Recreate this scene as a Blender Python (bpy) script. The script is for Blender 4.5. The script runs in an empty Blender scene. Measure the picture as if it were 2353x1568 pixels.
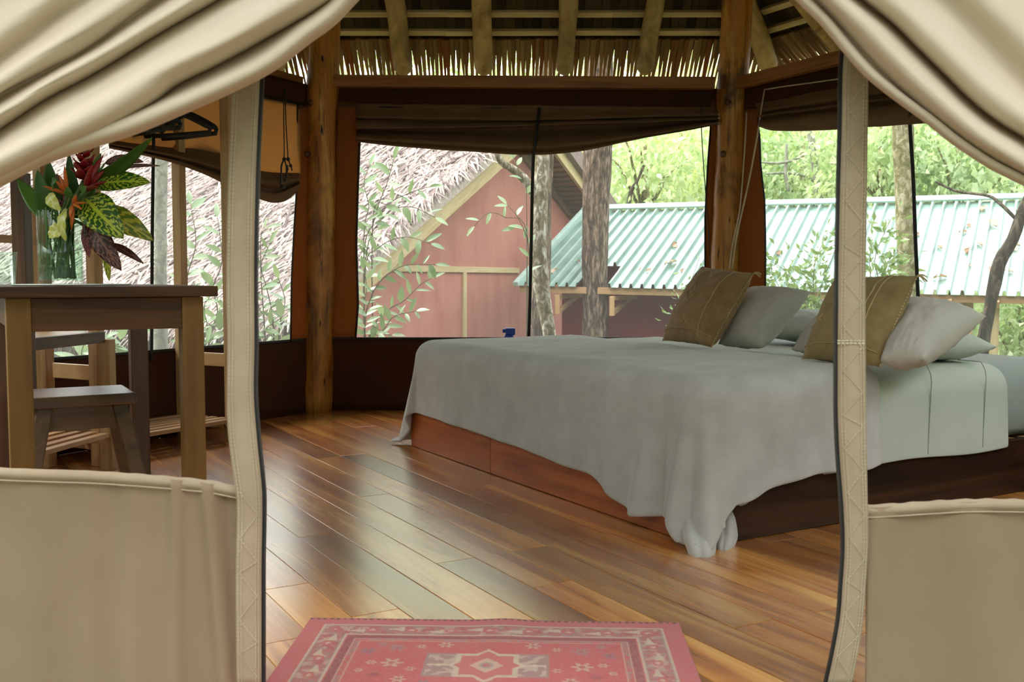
import bpy, bmesh, math, random
import numpy as np
from mathutils import Vector, Matrix, noise as mnoise
R = random.Random(7)
NP = np.random.RandomState(7)
SC = bpy.context.scene
COL = SC.collection
V = Vector

# ------------------------------------------------------------------ camera, sky, sun, exposure
F, CX, CY, HZ, H = 2290.0, 1176.5, 784.0, 640.0, 0.774
PITCH = math.atan((CY - HZ) / F)
cam_d = bpy.data.cameras.new('camera')
cam_d.sensor_fit = 'HORIZONTAL'; cam_d.sensor_width = 36.0
cam_d.lens = F / 2353.0 * 36.0
cam_d.clip_start = 0.05; cam_d.clip_end = 300
cam = bpy.data.objects.new('camera', cam_d); COL.objects.link(cam)
cam.location = (0, 0, H)
cam.rotation_euler = (math.pi / 2 - PITCH, 0, 0)
SC.camera = cam
cam_d.dof.use_dof = True
cam_d.dof.focus_distance = 3.6
cam_d.dof.aperture_fstop = 9.0

SC.view_settings.view_transform = 'Standard'
SC.view_settings.look = 'None'
SC.view_settings.gamma = 1.0
SC.view_settings.use_curve_mapping = False
SC.view_settings.exposure = 1.84
SC.cycles.transparent_max_bounces = 32

world = bpy.data.worlds.new('overcast_sky'); SC.world = world
world.use_nodes = True
wn = world.node_tree; wn.nodes.clear()
wo = wn.nodes.new('ShaderNodeOutputWorld'); wb = wn.nodes.new('ShaderNodeBackground')
wg = wn.nodes.new('ShaderNodeTexCoord'); ws = wn.nodes.new('ShaderNodeSeparateXYZ'); wr = wn.nodes.new('ShaderNodeValToRGB')
wn.links.new(wg.outputs['Generated'], ws.inputs[0]); wn.links.new(ws.outputs['Z'], wr.inputs[0])
wr.color_ramp.elements[0].position = 0.0; wr.color_ramp.elements[0].color = (0.86, 0.90, 0.88, 1)
wr.color_ramp.elements[1].position = 0.9; wr.color_ramp.elements[1].color = (0.95, 0.98, 1.0, 1)
wn.links.new(wr.outputs[0], wb.inputs[0]); wb.inputs[1].default_value = 1.15
wn.links.new(wb.outputs[0], wo.inputs[0])

sun_d = bpy.data.lights.new('sun', 'SUN'); sun_d.energy = 1.3; sun_d.angle = math.radians(35); sun_d.color = (1.0, 0.97, 0.92)
sun = bpy.data.objects.new('sun', sun_d); COL.objects.link(sun)
sun.rotation_euler = V((0.75, -0.08, -1.0)).to_track_quat('-Z', 'Y').to_euler()

# ------------------------------------------------------------------ geometry of the view: a pixel of the photograph to a point at a real distance
_F = V((0, math.cos(PITCH), -math.sin(PITCH))); _U = V((0, math.sin(PITCH), math.cos(PITCH))); _R = V((1, 0, 0))
CAM = V((0, 0, H))
def ray(px, py): return _F + _R * ((px - CX) / F) - _U * ((py - CY) / F)
def at(px, py, Y):
    d = ray(px, py); return CAM + d * (Y / d.y)
def onz(px, py, z=0.0):
    d = ray(px, py); return CAM + d * ((z - H) / d.z)
def onpl(px, py, p0, n, off=0.0):
    d = ray(px, py); q = p0 + n * off
    return CAM + d * ((q - CAM).dot(n) / d.dot(n))

# ------------------------------------------------------------------ colours and materials
def lin(c):
    c = c / 255.0
    return c / 12.92 if c <= 0.04045 else ((c + 0.055) / 1.055) ** 2.4
def rgb(r, g, b): return (lin(r), lin(g), lin(b), 1.0)
class NT:
    def __init__(s, name):
        s.m = bpy.data.materials.new(name); s.m.use_nodes = True; s.t = s.m.node_tree; s.t.nodes.clear()
        s.out = s.n('OutputMaterial')
    def n(s, typ, **kw):
        nd = s.t.nodes.new('ShaderNode' + typ)
        for k, v in kw.items(): setattr(nd, k, v)
        return nd
    def l(s, a, b): s.t.links.new(a, b)
    def coord(s, scale=(1, 1, 1), rot=(0, 0, 0), which='Object', rnd=False):
        tc = s.n('TexCoord'); mp = s.n('Mapping')
        mp.inputs['Scale'].default_value = scale; mp.inputs['Rotation'].default_value = rot
        s.l(tc.outputs[which], mp.inputs['Vector'])
        if rnd:
            oi = s.n('ObjectInfo'); ml = s.n('Math', operation='MULTIPLY'); ml.inputs[1].default_value = 37.0
            s.l(oi.outputs['Random'], ml.inputs[0]); cb = s.n('CombineXYZ')
            for i in range(3): s.l(ml.outputs[0], cb.inputs[i])
            s.l(cb.outputs[0], mp.inputs['Location'])
        return mp.outputs[0]
    def noise(s, vec, scale=5, detail=4, rough=0.5, dist=0.0):
        nd = s.n('TexNoise'); nd.inputs['Scale'].default_value = scale; nd.inputs['Detail'].default_value = detail
        nd.inputs['Roughness'].default_value = rough; nd.inputs['Distortion'].default_value = dist
        if vec is not None: s.l(vec, nd.inputs['Vector'])
        return nd.outputs['Fac']
    def ramp(s, fac, *stops):
        nd = s.n('ValToRGB'); e = nd.color_ramp.elements
        while len(e) < len(stops): e.new(0.5)
        for el, (p, c) in zip(e, stops): el.position = p; el.color = c
        s.l(fac, nd.inputs[0]); return nd.outputs[0]
    def mixc(s, a, b, fac, mode='MIX'):
        nd = s.n('MixRGB', blend_type=mode)
        for i, x in ((0, fac), (1, a), (2, b)):
            if hasattr(x, 'is_linked') or hasattr(x, 'links'): s.l(x, nd.inputs[i])
            else: nd.inputs[i].default_value = x
        return nd.outputs[0]
    def bump(s, h, strength=0.3, dist=0.01):
        nd = s.n('Bump'); nd.inputs['Strength'].default_value = strength; nd.inputs['Distance'].default_value = dist
        s.l(h, nd.inputs['Height']); return nd.outputs[0]
    def bsdf(s, color, rough=0.6, bump=None, spec=0.5, **kw):
        p = s.n('BsdfPrincipled')
        if hasattr(color, 'links'): s.l(color, p.inputs['Base Color'])
        else: p.inputs['Base Color'].default_value = color
        if hasattr(rough, 'links'): s.l(rough, p.inputs['Roughness'])
        else: p.inputs['Roughness'].default_value = rough
        p.inputs['Specular IOR Level'].default_value = spec
        if bump is not None: s.l(bump, p.inputs['Normal'])
        for k, v in kw.items(): p.inputs[k.replace('_', ' ')].default_value = v
        return p.outputs[0]
    def transl(s, color, bump=None):
        p = s.n('BsdfTranslucent')
        if hasattr(color, 'links'): s.l(color, p.inputs[0])
        else: p.inputs[0].default_value = color
        if bump is not None: s.l(bump, p.inputs['Normal'])
        return p.outputs[0]
    def mix(s, a, b, fac):
        nd = s.n('MixShader')
        if hasattr(fac, 'links'): s.l(fac, nd.inputs[0])
        else: nd.inputs[0].default_value = fac
        s.l(a, nd.inputs[1]); s.l(b, nd.inputs[2]); return nd.outputs[0]
    def done(s, sh): s.l(sh, s.out.inputs[0]); return s.m

def m_wood(name, c1, c2, c3, rough=0.45, rot=(0, 0, 0), scale=1.0, rnd=True, var=0.35, spec=0.5, bstr=0.15, axis=0, coat=0.0):
    """grain runs along the local axis; dark streaks, wave figure and some knots"""
    t = NT(name)
    st = [16.0, 16.0, 16.0]; st[axis] = 1.1
    v = t.coord(tuple(x * scale for x in st), rot, rnd=rnd)
    n1 = t.noise(v, 1.0, 6, 0.6, 1.2)
    st2 = [60.0, 60.0, 60.0]; st2[axis] = 2.5
    v2 = t.coord(tuple(x * scale for x in st2), rot, rnd=rnd)
    n2 = t.noise(v2, 1.0, 3, 0.6)
    st3 = [5.0, 5.0, 5.0]; st3[axis] = 1.4
    n3 = t.noise(t.coord(tuple(x * scale for x in st3), rot, rnd=rnd), 1.0, 2, 0.5, 2.0)
    c = t.ramp(n1, (0.25, c3), (0.5, c1), (0.72, c2))
    c = t.mixc(c, c3, t.ramp(n2, (0.5, (0, 0, 0, 1)), (0.78, (0.38, 0.38, 0.38, 1))))
    c = t.mixc(c, c2, t.ramp(n3, (0.45, (0, 0, 0, 1)), (0.7, (0.5, 0.5, 0.5, 1))))
    if rnd:
        oi = t.n('ObjectInfo'); hs = t.n('HueSaturation')
        mr = t.n('MapRange'); mr.inputs[3].default_value = 1 - var; mr.inputs[4].default_value = 1 + var * 0.7
        t.l(oi.outputs['Random'], mr.inputs[0]); t.l(mr.outputs[0], hs.inputs['Value']); t.l(c, hs.inputs['Color']); c = hs.outputs[0]
    return t.done(t.bsdf(c, rough, t.bump(n2, bstr, 0.002), spec, Coat_Weight=coat, Coat_Roughness=0.27, Coat_IOR=1.7))

def m_cloth(name, c1, c2, weave=900.0, transl=0.0, rough=0.9, sheen=0.0, patch=6.0, bstr=0.25, tcol=None, bd=0.0008):
    t = NT(name)
    v = t.coord()
    n = t.noise(v, patch, 4, 0.55)
    c = t.ramp(n, (0.3, c1), (0.7, c2))
    w = t.n('TexWave', bands_direction='Z'); w.inputs['Scale'].default_value = weave / 6.283; t.l(v, w.inputs[0])
    w2 = t.n('TexWave', bands_direction='X'); w2.inputs['Scale'].default_value = weave / 6.283; t.l(v, w2.inputs[0])
    a = t.n('Math', operation='ADD'); t.l(w.outputs['Fac'], a.inputs[0]); t.l(w2.outputs['Fac'], a.inputs[1])
    n2 = t.noise(v, 260, 2); a2 = t.n('Math', operation='ADD'); t.l(a.outputs[0], a2.inputs[0]); t.l(n2, a2.inputs[1])
    b = t.bump(a2.outputs[0], bstr, bd)
    s = t.bsdf(c, rough, b, 0.2, Sheen_Weight=sheen, Sheen_Roughness=0.5)
    if transl > 0:
        s = t.mix(s, t.transl(tcol if tcol else c, b), transl)
    return t.done(s)

def m_leaf(name, c1, c2, gloss=0.35, transl=0.35, rnd_island=True, rough=0.35):
    t = NT(name)
    if rnd_island:
        g = t.n('NewGeometry'); f = g.outputs['Random Per Island']
    else:
        f = t.n('ObjectInfo').outputs['Random']
    c = t.ramp(f, (0.1, c1), (0.9, c2))
    tc = t.mixc(c, (0.75, 0.95, 0.25, 1), 0.35)
    s = t.bsdf(c, rough, None, gloss)
    return t.done(t.mix(s, t.transl(tc), transl))

def m_plain(name, c, rough=0.5, spec=0.5, **kw):
    t = NT(name); v = t.coord()
    n = t.noise(v, 25, 3)
    cc = t.mixc(c, (c[0] * .75, c[1] * .75, c[2] * .75, 1), t.ramp(n, (0.4, (0, 0, 0, 1)), (0.7, (1, 1, 1, 1))))
    return t.done(t.bsdf(cc, rough, None, spec, **kw))

def m_glass(name, tint=(1, 1, 1, 1)):
    t = NT(name)
    tr = t.n('BsdfTransparent'); tr.inputs[0].default_value = tint
    gl = t.n('BsdfGlossy'); gl.inputs['Roughness'].default_value = 0.03
    fr = t.n('LayerWeight'); fr.inputs[0].default_value = 0.25
    pw = t.n('Math', operation='POWER'); t.l(fr.outputs['Facing'], pw.inputs[0]); pw.inputs[1].default_value = 2.2
    ml = t.n('Math', operation='MULTIPLY_ADD'); t.l(pw.outputs[0], ml.inputs[0]); ml.inputs[1].default_value = 0.55; ml.inputs[2].default_value = 0.035
    m = t.mix(tr.outputs[0], gl.outputs[0], ml.outputs[0])
    return t.done(m)

def m_screen():
    t = NT('insect_screen')
    tr = t.n('BsdfTransparent'); tr.inputs[0].default_value = (0.97, 0.97, 0.97, 1)
    v = t.coord()
    sp = t.ramp(t.noise(v, 420, 1, 0.3), (0.66, (0.11, 0.11, 0.11, 1)), (0.80, (0.35, 0.35, 0.35, 1)))
    df = t.mix(t.bsdf((0.8, 0.8, 0.8, 1), 0.8), t.transl((0.9, 0.9, 0.9, 1)), 0.6)
    return t.done(t.mix(tr.outputs[0], df, sp))

M = {}
def setup_materials():
    M['floor'] = m_wood('oiled_floorboards', rgb(182, 110, 42), rgb(216, 160, 80), rgb(100, 48, 16), 0.26, var=0.42, spec=0.8, bstr=0.03, scale=0.8, coat=1.0)
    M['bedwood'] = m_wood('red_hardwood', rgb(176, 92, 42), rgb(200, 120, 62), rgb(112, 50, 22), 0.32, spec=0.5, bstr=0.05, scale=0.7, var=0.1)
    M['darkside'] = m_wood('shaded_side_board', rgb(44, 26, 14), rgb(74, 44, 24), rgb(20, 12, 8), 0.4, spec=0.4, bstr=0.05, scale=0.7, var=0.1)  # shade on the bed's near side, put into a darker board colour
    M['postwood'] = m_post()
    M['rafter'] = m_wood('rafter_log', rgb(176, 142, 84), rgb(208, 176, 116), rgb(110, 78, 40), 0.6, axis=1, scale=0.5, var=0.15)
    M['batten'] = m_wood('batten_wood', rgb(206, 182, 130), rgb(222, 200, 152), rgb(172, 142, 94), 0.65, axis=0, var=0.12)
    M['beam'] = m_wood('beam_wood', rgb(146, 92, 44), rgb(176, 118, 62), rgb(100, 54, 22), 0.5, axis=0, var=0.1)
    M['tabledark'] = m_wood('dark_teak', rgb(78, 50, 27), rgb(108, 72, 40), rgb(36, 22, 12), 0.5, spec=0.3, axis=0, var=0.06, scale=0.8)
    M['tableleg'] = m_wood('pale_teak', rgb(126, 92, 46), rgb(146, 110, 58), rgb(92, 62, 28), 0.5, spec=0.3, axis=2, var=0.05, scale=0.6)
    M['stool'] = m_wood('stool_teak', rgb(88, 62, 42), rgb(116, 86, 58), rgb(54, 36, 24), 0.38, axis=0, var=0.08)
    M['stoolleg'] = m_wood('stool_leg_teak', rgb(88, 62, 36), rgb(112, 82, 50), rgb(54, 36, 22), 0.42, axis=2, var=0.08)
    M['rack'] = m_wood('rack_wood', rgb(176, 138, 92), rgb(196, 160, 112), rgb(140, 100, 62), 0.5, axis=2, var=0.1)
    M['rackslat'] = m_wood('rack_slat_wood', rgb(172, 132, 88), rgb(198, 160, 114), rgb(140, 98, 60), 0.45, axis=0, var=0.1)
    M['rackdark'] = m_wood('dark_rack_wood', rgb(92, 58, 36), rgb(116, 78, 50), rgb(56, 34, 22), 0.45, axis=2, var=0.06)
    M['canvas'] = m_cloth('cream_canvas', rgb(228, 211, 190), rgb(234, 219, 200), 1500, 0.22, tcol=rgb(214, 196, 160), patch=3.0, bstr=0.12)
    M['canvaslow'] = m_cloth('tan_canvas', rgb(150, 129, 105), rgb(160, 139, 115), 1500, 0.12, tcol=rgb(190, 150, 100), patch=4.0, bstr=0.2)
    M['canvasband'] = m_cloth('canvas_webbing', rgb(172, 152, 128), rgb(182, 163, 140), 1300, 0.10, patch=14.0, bstr=0.25)
    M['stitch'] = m_plain('pale_thread', rgb(204, 190, 164), 0.8)
    M['canvasbrown'] = m_cloth('brown_canvas', rgb(114, 78, 44), rgb(126, 88, 52), 1100, 0.34, tcol=rgb(198, 132, 70), patch=5.0)
    M['canvasblind'] = m_cloth('rolled_blind_canvas', rgb(106, 80, 56), rgb(122, 92, 66), 1100, 0.05, patch=5.0)
    M['canvastan'] = m_cloth('tan_blind_canvas', rgb(206, 168, 120), rgb(214, 178, 132), 1100, 0.6, tcol=rgb(228, 186, 128), patch=5.0)
    M['canvasdark'] = m_cloth('dark_brown_canvas', rgb(64, 36, 22), rgb(74, 42, 26), 1100, 0.05, tcol=rgb(150, 76, 30), patch=5.0)
    M['black'] = m_plain('black_nylon', rgb(26, 22, 22), 0.6)
    M['zip'] = m_plain('zip_metal', rgb(70, 64, 66), 0.35, 0.6, Metallic=0.5)
    M['fleece'] = m_cloth('grey_fleece', rgb(184, 180, 176), rgb(202, 199, 195), 2400, 0.0, sheen=0.5, patch=9.0, bstr=0.3, bd=0.0012)
    M['sheet'] = m_cloth('sage_sheet', rgb(186, 193, 180), rgb(195, 201, 188), 2000, 0.0, sheen=0.1, patch=4.0, bstr=0.1)
    M['fitted'] = m_cloth('grey_fitted_sheet', rgb(150, 158, 152), rgb(160, 168, 160), 2000, 0.0, sheen=0.1, patch=4.0, bstr=0.1)
    M['pillow'] = m_cloth('grey_linen', rgb(190, 185, 174), rgb(202, 197, 186), 1400, 0.05, sheen=0.1, patch=5.0, bstr=0.2)
    M['cushion'] = m_cloth('ochre_linen', rgb(144, 112, 74), rgb(166, 134, 92), 900, 0.0, sheen=0.15, patch=20.0, bstr=0.5)
    M['cushion2'] = m_cloth('olive_ochre_linen', rgb(140, 118, 76), rgb(160, 138, 92), 900, 0.0, sheen=0.15, patch=20.0, bstr=0.5)
    M['embroid'] = m_plain('cream_embroidery', rgb(196, 170, 124), 0.8)
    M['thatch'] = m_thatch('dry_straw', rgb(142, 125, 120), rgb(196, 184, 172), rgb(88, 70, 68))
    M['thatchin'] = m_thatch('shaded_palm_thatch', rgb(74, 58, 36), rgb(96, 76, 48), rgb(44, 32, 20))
    M['reed'] = m_thatch('eave_reed', rgb(132, 104, 66), rgb(166, 136, 90), rgb(150, 88, 40), 0.25)
    M['pink'] = m_stain('pink_render', rgb(190, 132, 116), rgb(176, 116, 104), rgb(160, 92, 82))
    M['darkred'] = m_stain('oxblood_render', rgb(146, 36, 36), rgb(128, 30, 32), rgb(106, 26, 30))
    M['palewood'] = m_wood('pale_barge_board', rgb(196, 176, 130), rgb(208, 190, 148), rgb(170, 148, 102), 0.7, axis=0, var=0.05)
    M['soffit'] = m_wood('soffit_wood', rgb(126, 98, 70), rgb(146, 118, 86), rgb(90, 66, 46), 0.7, axis=0, var=0.1)
    M['rawwood'] = m_wood('raw_bracket_wood', rgb(172, 138, 94), rgb(188, 154, 110), rgb(140, 106, 66), 0.6, axis=0, var=0.1)
    M['tin'] = m_tin()
    M['tincap'] = m_plain('pale_green_ridge', rgb(178, 206, 194), 0.35, 0.6)
    M['bark'] = m_bark('rough_bark', rgb(98, 82, 68), rgb(150, 130, 112), rgb(44, 34, 28), (14, 14, 3))
    M['lichen'] = m_bark('lichen_bark', rgb(150, 138, 112), rgb(222, 218, 204), rgb(104, 92, 66), (14, 14, 7))
    M['moss'] = m_bark('mossy_bark', rgb(142, 136, 96), rgb(186, 178, 150), rgb(96, 96, 54), (9, 9, 6))
    M['darkbark'] = m_bark('dark_bark', rgb(74, 66, 52), rgb(110, 100, 82), rgb(40, 34, 28), (12, 12, 4))
    M['paletrunk'] = m_bark('pale_grey_trunk', rgb(150, 152, 138), rgb(170, 172, 158), rgb(124, 126, 108), (8, 8, 5))
    M['leafA'] = m_leaf('forest_leaf', rgb(160, 184, 134), rgb(226, 235, 198), 0.4, 0.55)
    M['leafB'] = m_leaf('yellow_green_leaf', rgb(206, 218, 150), rgb(244, 248, 212), 0.3, 0.6)
    M['leafC'] = m_leaf('deep_green_leaf', rgb(134, 162, 122), rgb(200, 216, 178), 0.5, 0.5)
    M['leafD'] = m_leaf('jungle_leaf', rgb(62, 96, 48), rgb(112, 146, 78), 0.4, 0.35)
    M['leafshiny'] = m_leaf('glossy_shrub_leaf', rgb(112, 148, 100), rgb(172, 196, 152), 1.0, 0.3, False, 0.3)
    M['leafshinyI'] = m_leaf('glossy_sprig_leaf', rgb(84, 118, 60), rgb(134, 162, 92), 0.8, 0.3, True, 0.28)
    M['stem'] = m_plain('shrub_stem', rgb(98, 92, 60), 0.7)
    M['dryleaf'] = m_leaf('dry_fallen_leaf', rgb(150, 112, 88), rgb(206, 178, 158), 0.3, 0.2, False, 0.6)
    M['ground'] = m_stain('leaf_litter_soil', rgb(96, 80, 56), rgb(76, 84, 44), rgb(60, 48, 34))
    M['screen'] = m_screen()
    M['glass'] = m_glass('clear_glass', (0.88, 0.95, 0.91, 1))
    M['water'] = m_glass('vase_water', (0.86, 0.93, 0.86, 1))
    M['white'] = m_cloth('white_mat', rgb(214, 214, 208), rgb(224, 224, 218), 500, 0.0, patch=10)
    M['blue'] = m_plain('blue_plastic', rgb(28, 74, 190), 0.3, 0.6)
    M['bottle'] = m_plain('pale_blue_bottle', rgb(150, 190, 220), 0.25, 0.6)
    M['rope'] = m_plain('pale_rope', rgb(198, 180, 150), 0.85)
    M['croton'] = m_croton('croton_green_leaf', rgb(46, 92, 20), rgb(196, 206, 62), 9)
    M['crotony'] = m_croton('croton_yellow_leaf', rgb(112, 130, 30), rgb(206, 196, 66), 5)
    M['crotonr'] = m_croton('croton_bronze_leaf', rgb(62, 26, 22), rgb(158, 104, 88), 9)
    M['pinkleaf'] = m_croton('pink_leaf', rgb(120, 44, 52), rgb(186, 110, 112), 7)
    M['blade'] = m_leaf('strap_leaf', rgb(48, 86, 34), rgb(84, 124, 48), 0.5, 0.3, False)
    M['cream_leaf'] = m_croton('cream_curled_leaf', rgb(206, 204, 90), rgb(226, 226, 160), 3)
    M['red'] = m_plain('red_bract', rgb(142, 16, 22), 0.45)
    M['orange'] = m_plain('orange_bract', rgb(206, 106, 34), 0.5)
    M['greenstem'] = m_plain('green_stem', rgb(92, 120, 62), 0.5)
    M['steel'] = m_plain('steel_rod', rgb(120, 116, 110), 0.35, 0.5, Metallic=0.8)
    t = NT('rug_pile'); a = t.n('VertexColor'); a.layer_name = 'pattern'
    v = t.coord(); nz = t.noise(v, 600, 2)
    c = t.mixc(a.outputs[0], (0.35, 0.2, 0.18, 1), t.ramp(t.noise(v, 150, 3), (0.45, (0, 0, 0, 1)), (0.75, (0.4, 0.4, 0.4, 1))))
    M['rug'] = t.done(t.bsdf(c, 0.95, t.bump(nz, 0.6, 0.002), 0.1, Sheen_Weight=0.2))

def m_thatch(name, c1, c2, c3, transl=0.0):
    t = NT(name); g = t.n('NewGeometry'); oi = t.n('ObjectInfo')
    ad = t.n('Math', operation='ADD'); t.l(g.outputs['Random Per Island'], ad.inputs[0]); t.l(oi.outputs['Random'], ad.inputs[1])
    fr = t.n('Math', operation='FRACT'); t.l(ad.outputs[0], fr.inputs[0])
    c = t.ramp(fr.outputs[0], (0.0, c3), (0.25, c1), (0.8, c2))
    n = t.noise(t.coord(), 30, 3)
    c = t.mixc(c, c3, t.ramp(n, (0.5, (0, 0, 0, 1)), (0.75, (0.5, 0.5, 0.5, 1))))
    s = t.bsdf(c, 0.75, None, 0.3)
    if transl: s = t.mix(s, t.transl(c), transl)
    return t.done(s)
def m_stain(name, c1, c2, c3):
    t = NT(name)
    v = t.coord((2.2, 2.2, 0.5)); n = t.noise(v, 1.5, 5, 0.6)
    n2 = t.noise(t.coord(), 1.2, 4, 0.6)
    c = t.ramp(n, (0.3, c1), (0.6, c2), (0.8, c3))
    c = t.mixc(c, c3, t.ramp(n2, (0.5, (0, 0, 0, 1)), (0.8, (0.5, 0.5, 0.5, 1))))
    return t.done(t.bsdf(c, 0.85, t.bump(t.noise(t.coord(), 40, 3), 0.2, 0.01), 0.3))
def m_tin():
    t = NT('green_painted_tin')
    n = t.noise(t.coord(), 2.5, 5, 0.6)
    c = t.ramp(n, (0.35, rgb(98, 132, 118)), (0.7, rgb(130, 160, 147)))
    r = t.ramp(n, (0.3, (0.28, 0.28, 0.28, 1)), (0.7, (0.42, 0.42, 0.42, 1)))
    return t.done(t.bsdf(c, r, None, 0.9, Coat_Weight=0.8, Coat_Roughness=0.18))
def m_post():
    t = NT('peeled_log')
    n1 = t.noise(t.coord((7, 7, 1.0), rnd=True), 1.0, 5, 0.6, 1.0)
    n2 = t.noise(t.coord((55, 55, 3.0), rnd=True), 1.0, 4, 0.65)
    n3 = t.noise(t.coord((4.5, 4.5, 1.6), rnd=True), 1.0, 3, 0.55, 1.5)
    c = t.ramp(n1, (0.3, rgb(146, 88, 28)), (0.5, rgb(190, 126, 48)), (0.68, rgb(222, 174, 90)))
    c = t.mixc(c, rgb(84, 40, 14), t.ramp(n2, (0.52, (0, 0, 0, 1)), (0.68, (0.8, 0.8, 0.8, 1))))
    c = t.mixc(c, rgb(58, 26, 10), t.ramp(n3, (0.50, (0, 0, 0, 1)), (0.66, (0.85, 0.85, 0.85, 1))))
    n4 = t.noise(t.coord((40, 40, 7), rnd=True), 1.0, 2, 0.5)
    c = t.mixc(c, rgb(22, 10, 6), t.ramp(n4, (0.69, (0, 0, 0, 1)), (0.74, (1, 1, 1, 1))))
    return t.done(t.bsdf(c, 0.4, t.bump(n2, 0.25, 0.004), 0.5))
def m_bark(name, c1, c2, c3, sc):
    t = NT(name); v = t.coord(sc)
    n = t.noise(v, 2.0, 6, 0.65, 0.6)
    vo = t.n('TexVoronoi'); vo.inputs['Scale'].default_value = 2.2; t.l(v, vo.inputs['Vector'])
    c = t.ramp(n, (0.36, c3), (0.5, c1), (0.60, c2))
    c = t.mixc(c, c3, t.ramp(vo.outputs['Distance'], (0.35, (0, 0, 0, 1)), (0.8, (0.45, 0.45, 0.45, 1))))
    return t.done(t.bsdf(c, 0.85, t.bump(n, 0.7, 0.03), 0.25))
def m_croton(name, c1, c2, freq):
    t = NT(name)
    uv = t.n('TexCoord').outputs['UV']; sp = t.n('SeparateXYZ'); t.l(uv, sp.inputs[0])
    ab = t.n('Math', operation='SUBTRACT'); t.l(sp.outputs[0], ab.inputs[0]); ab.inputs[1].default_value = 0.5
    a2 = t.n('Math', operation='ABSOLUTE'); t.l(ab.outputs[0], a2.inputs[0])
    sl = t.n('Math', operation='MULTIPLY_ADD'); t.l(a2.outputs[0], sl.inputs[0]); sl.inputs[1].default_value = -0.45; t.l(sp.outputs[1], sl.inputs[2])
    ns = t.noise(uv, 9, 4, 0.6)
    sl2 = t.n('Math', operation='MULTIPLY_ADD'); t.l(ns, sl2.inputs[0]); sl2.inputs[1].default_value = 0.30; t.l(sl.outputs[0], sl2.inputs[2])
    fq = t.n('Math', operation='MULTIPLY'); t.l(sl2.outputs[0], fq.inputs[0]); fq.inputs[1].default_value = freq * 6.283
    si = t.n('Math', operation='SINE'); t.l(fq.outputs[0], si.inputs[0])
    cr = t.ramp(si.outputs[0], (0.15, (0, 0, 0, 1)), (0.75, (1, 1, 1, 1)))
    mid = t.ramp(a2.outputs[0], (0.03, (1, 1, 1, 1)), (0.07, (0, 0, 0, 1)))
    mx = t.mixc(cr, mid, 1.0, 'LIGHTEN')
    c = t.mixc(c1, c2, mx)
    s = t.bsdf(c, 0.35, None, 0.5)
    return t.done(t.mix(s, t.transl(c), 0.25))
setup_materials()

# ------------------------------------------------------------------ building helpers
ORG = {}
def _props(o, label, cat, group, kind):
    if label: o['label'] = label
    if cat: o['category'] = cat
    if group: o['group'] = group
    if kind: o['kind'] = kind
def thing(name, label, cat, loc=(0, 0, 0), group=None, kind=None):
    o = bpy.data.objects.new(name, None); COL.objects.link(o)
    o.empty_display_size = 0.05
    o.location = loc; ORG[o.name] = V(loc); _props(o, label, cat, group, kind); return o
def link(name, me, parent=None, mats=None, label=None, cat=None, group=None, kind=None, loc=None):
    o = bpy.data.objects.new(name, me); COL.objects.link(o)
    if mats is not None:
        for m in (mats if isinstance(mats, (list, tuple)) else [mats]): me.materials.append(m)
    if parent is not None: o.parent = parent
    if loc is not None: o.location = loc
    _props(o, label, cat, group, kind); return o
def wob(parent):
    """world origin of an object the vertices must be given relative to"""
    p = V((0, 0, 0))
    while parent is not None:
        p += V(parent.location); parent = parent.parent
    return p
def mk(name, verts, faces, mat, parent=None, smooth=False, uv=None, label=None, cat=None, group=None, kind=None, origin=None):
    """verts in world space; the object's origin sits at the parent's origin, or at the given point"""
    base = wob(parent)
    o0 = V(origin) if origin is not None else base
    vs = np.asarray([tuple(v) for v in verts] if not isinstance(verts, np.ndarray) else verts, dtype=np.float64) - np.array(o0)
    me = bpy.data.meshes.new(name)
    me.from_pydata(vs.tolist(), [], [tuple(f) for f in faces])
    if smooth: me.polygons.foreach_set('use_smooth', [True] * len(me.polygons))
    if uv is not None:
        ul = me.uv_layers.new(name='uv'); li = np.empty(len(me.loops), dtype=np.int32); me.loops.foreach_get('vertex_index', li)
        ul.data.foreach_set('uv', np.asarray(uv, dtype=np.float32)[li].ravel())
    me.update()
    return link(name, me, parent, mat, label, cat, group, kind, loc=(o0 - base) if origin is not None else None)
BOXF = [(0, 3, 2, 1), (4, 5, 6, 7), (0, 1, 5, 4), (1, 2, 6, 5), (2, 3, 7, 6), (3, 0, 4, 7)]
def boxv(c, ex, ey, ez, sx, sy, sz):
    c, ex, ey, ez = V(c), V(ex), V(ey), V(ez); r = []
    for z in (-.5, .5):
        for x, y in ((-.5, -.5), (.5, -.5), (.5, .5), (-.5, .5)):
            r.append(c + ex * (x * sx) + ey * (y * sy) + ez * (z * sz))
    return r
X, Y_, Z = V((1, 0, 0)), V((0, 1, 0)), V((0, 0, 1))
def bevel_me(me, w, seg=2):
    bm = bmesh.new(); bm.from_mesh(me)
    bmesh.ops.recalc_face_normals(bm, faces=bm.faces)
    bmesh.ops.bevel(bm, geom=list(bm.edges), offset=w, segments=seg, affect='EDGES', profile=0.6)
    bm.to_mesh(me); bm.free()
def obox(name, c, ex, ey, ez, size, mat, parent=None, bevel=0.004, own=True, **kw):
    """a bevelled board whose local x axis runs along ex"""
    c = V(c); ex, ey, ez = V(ex).normalized(), V(ey).normalized(), V(ez).normalized()
    me = bpy.data.meshes.new(name)
    me.from_pydata([tuple(v) for v in boxv((0, 0, 0), X, Y_, Z, *size)], [], BOXF)
    if bevel: bevel_me(me, bevel)
    o = link(name, me, parent, mat, **kw)
    m = Matrix((ex, ey, ez)).transposed().to_4x4(); m.translation = c - wob(parent)
    o.matrix_local = m if parent is None else m
    return o
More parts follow.
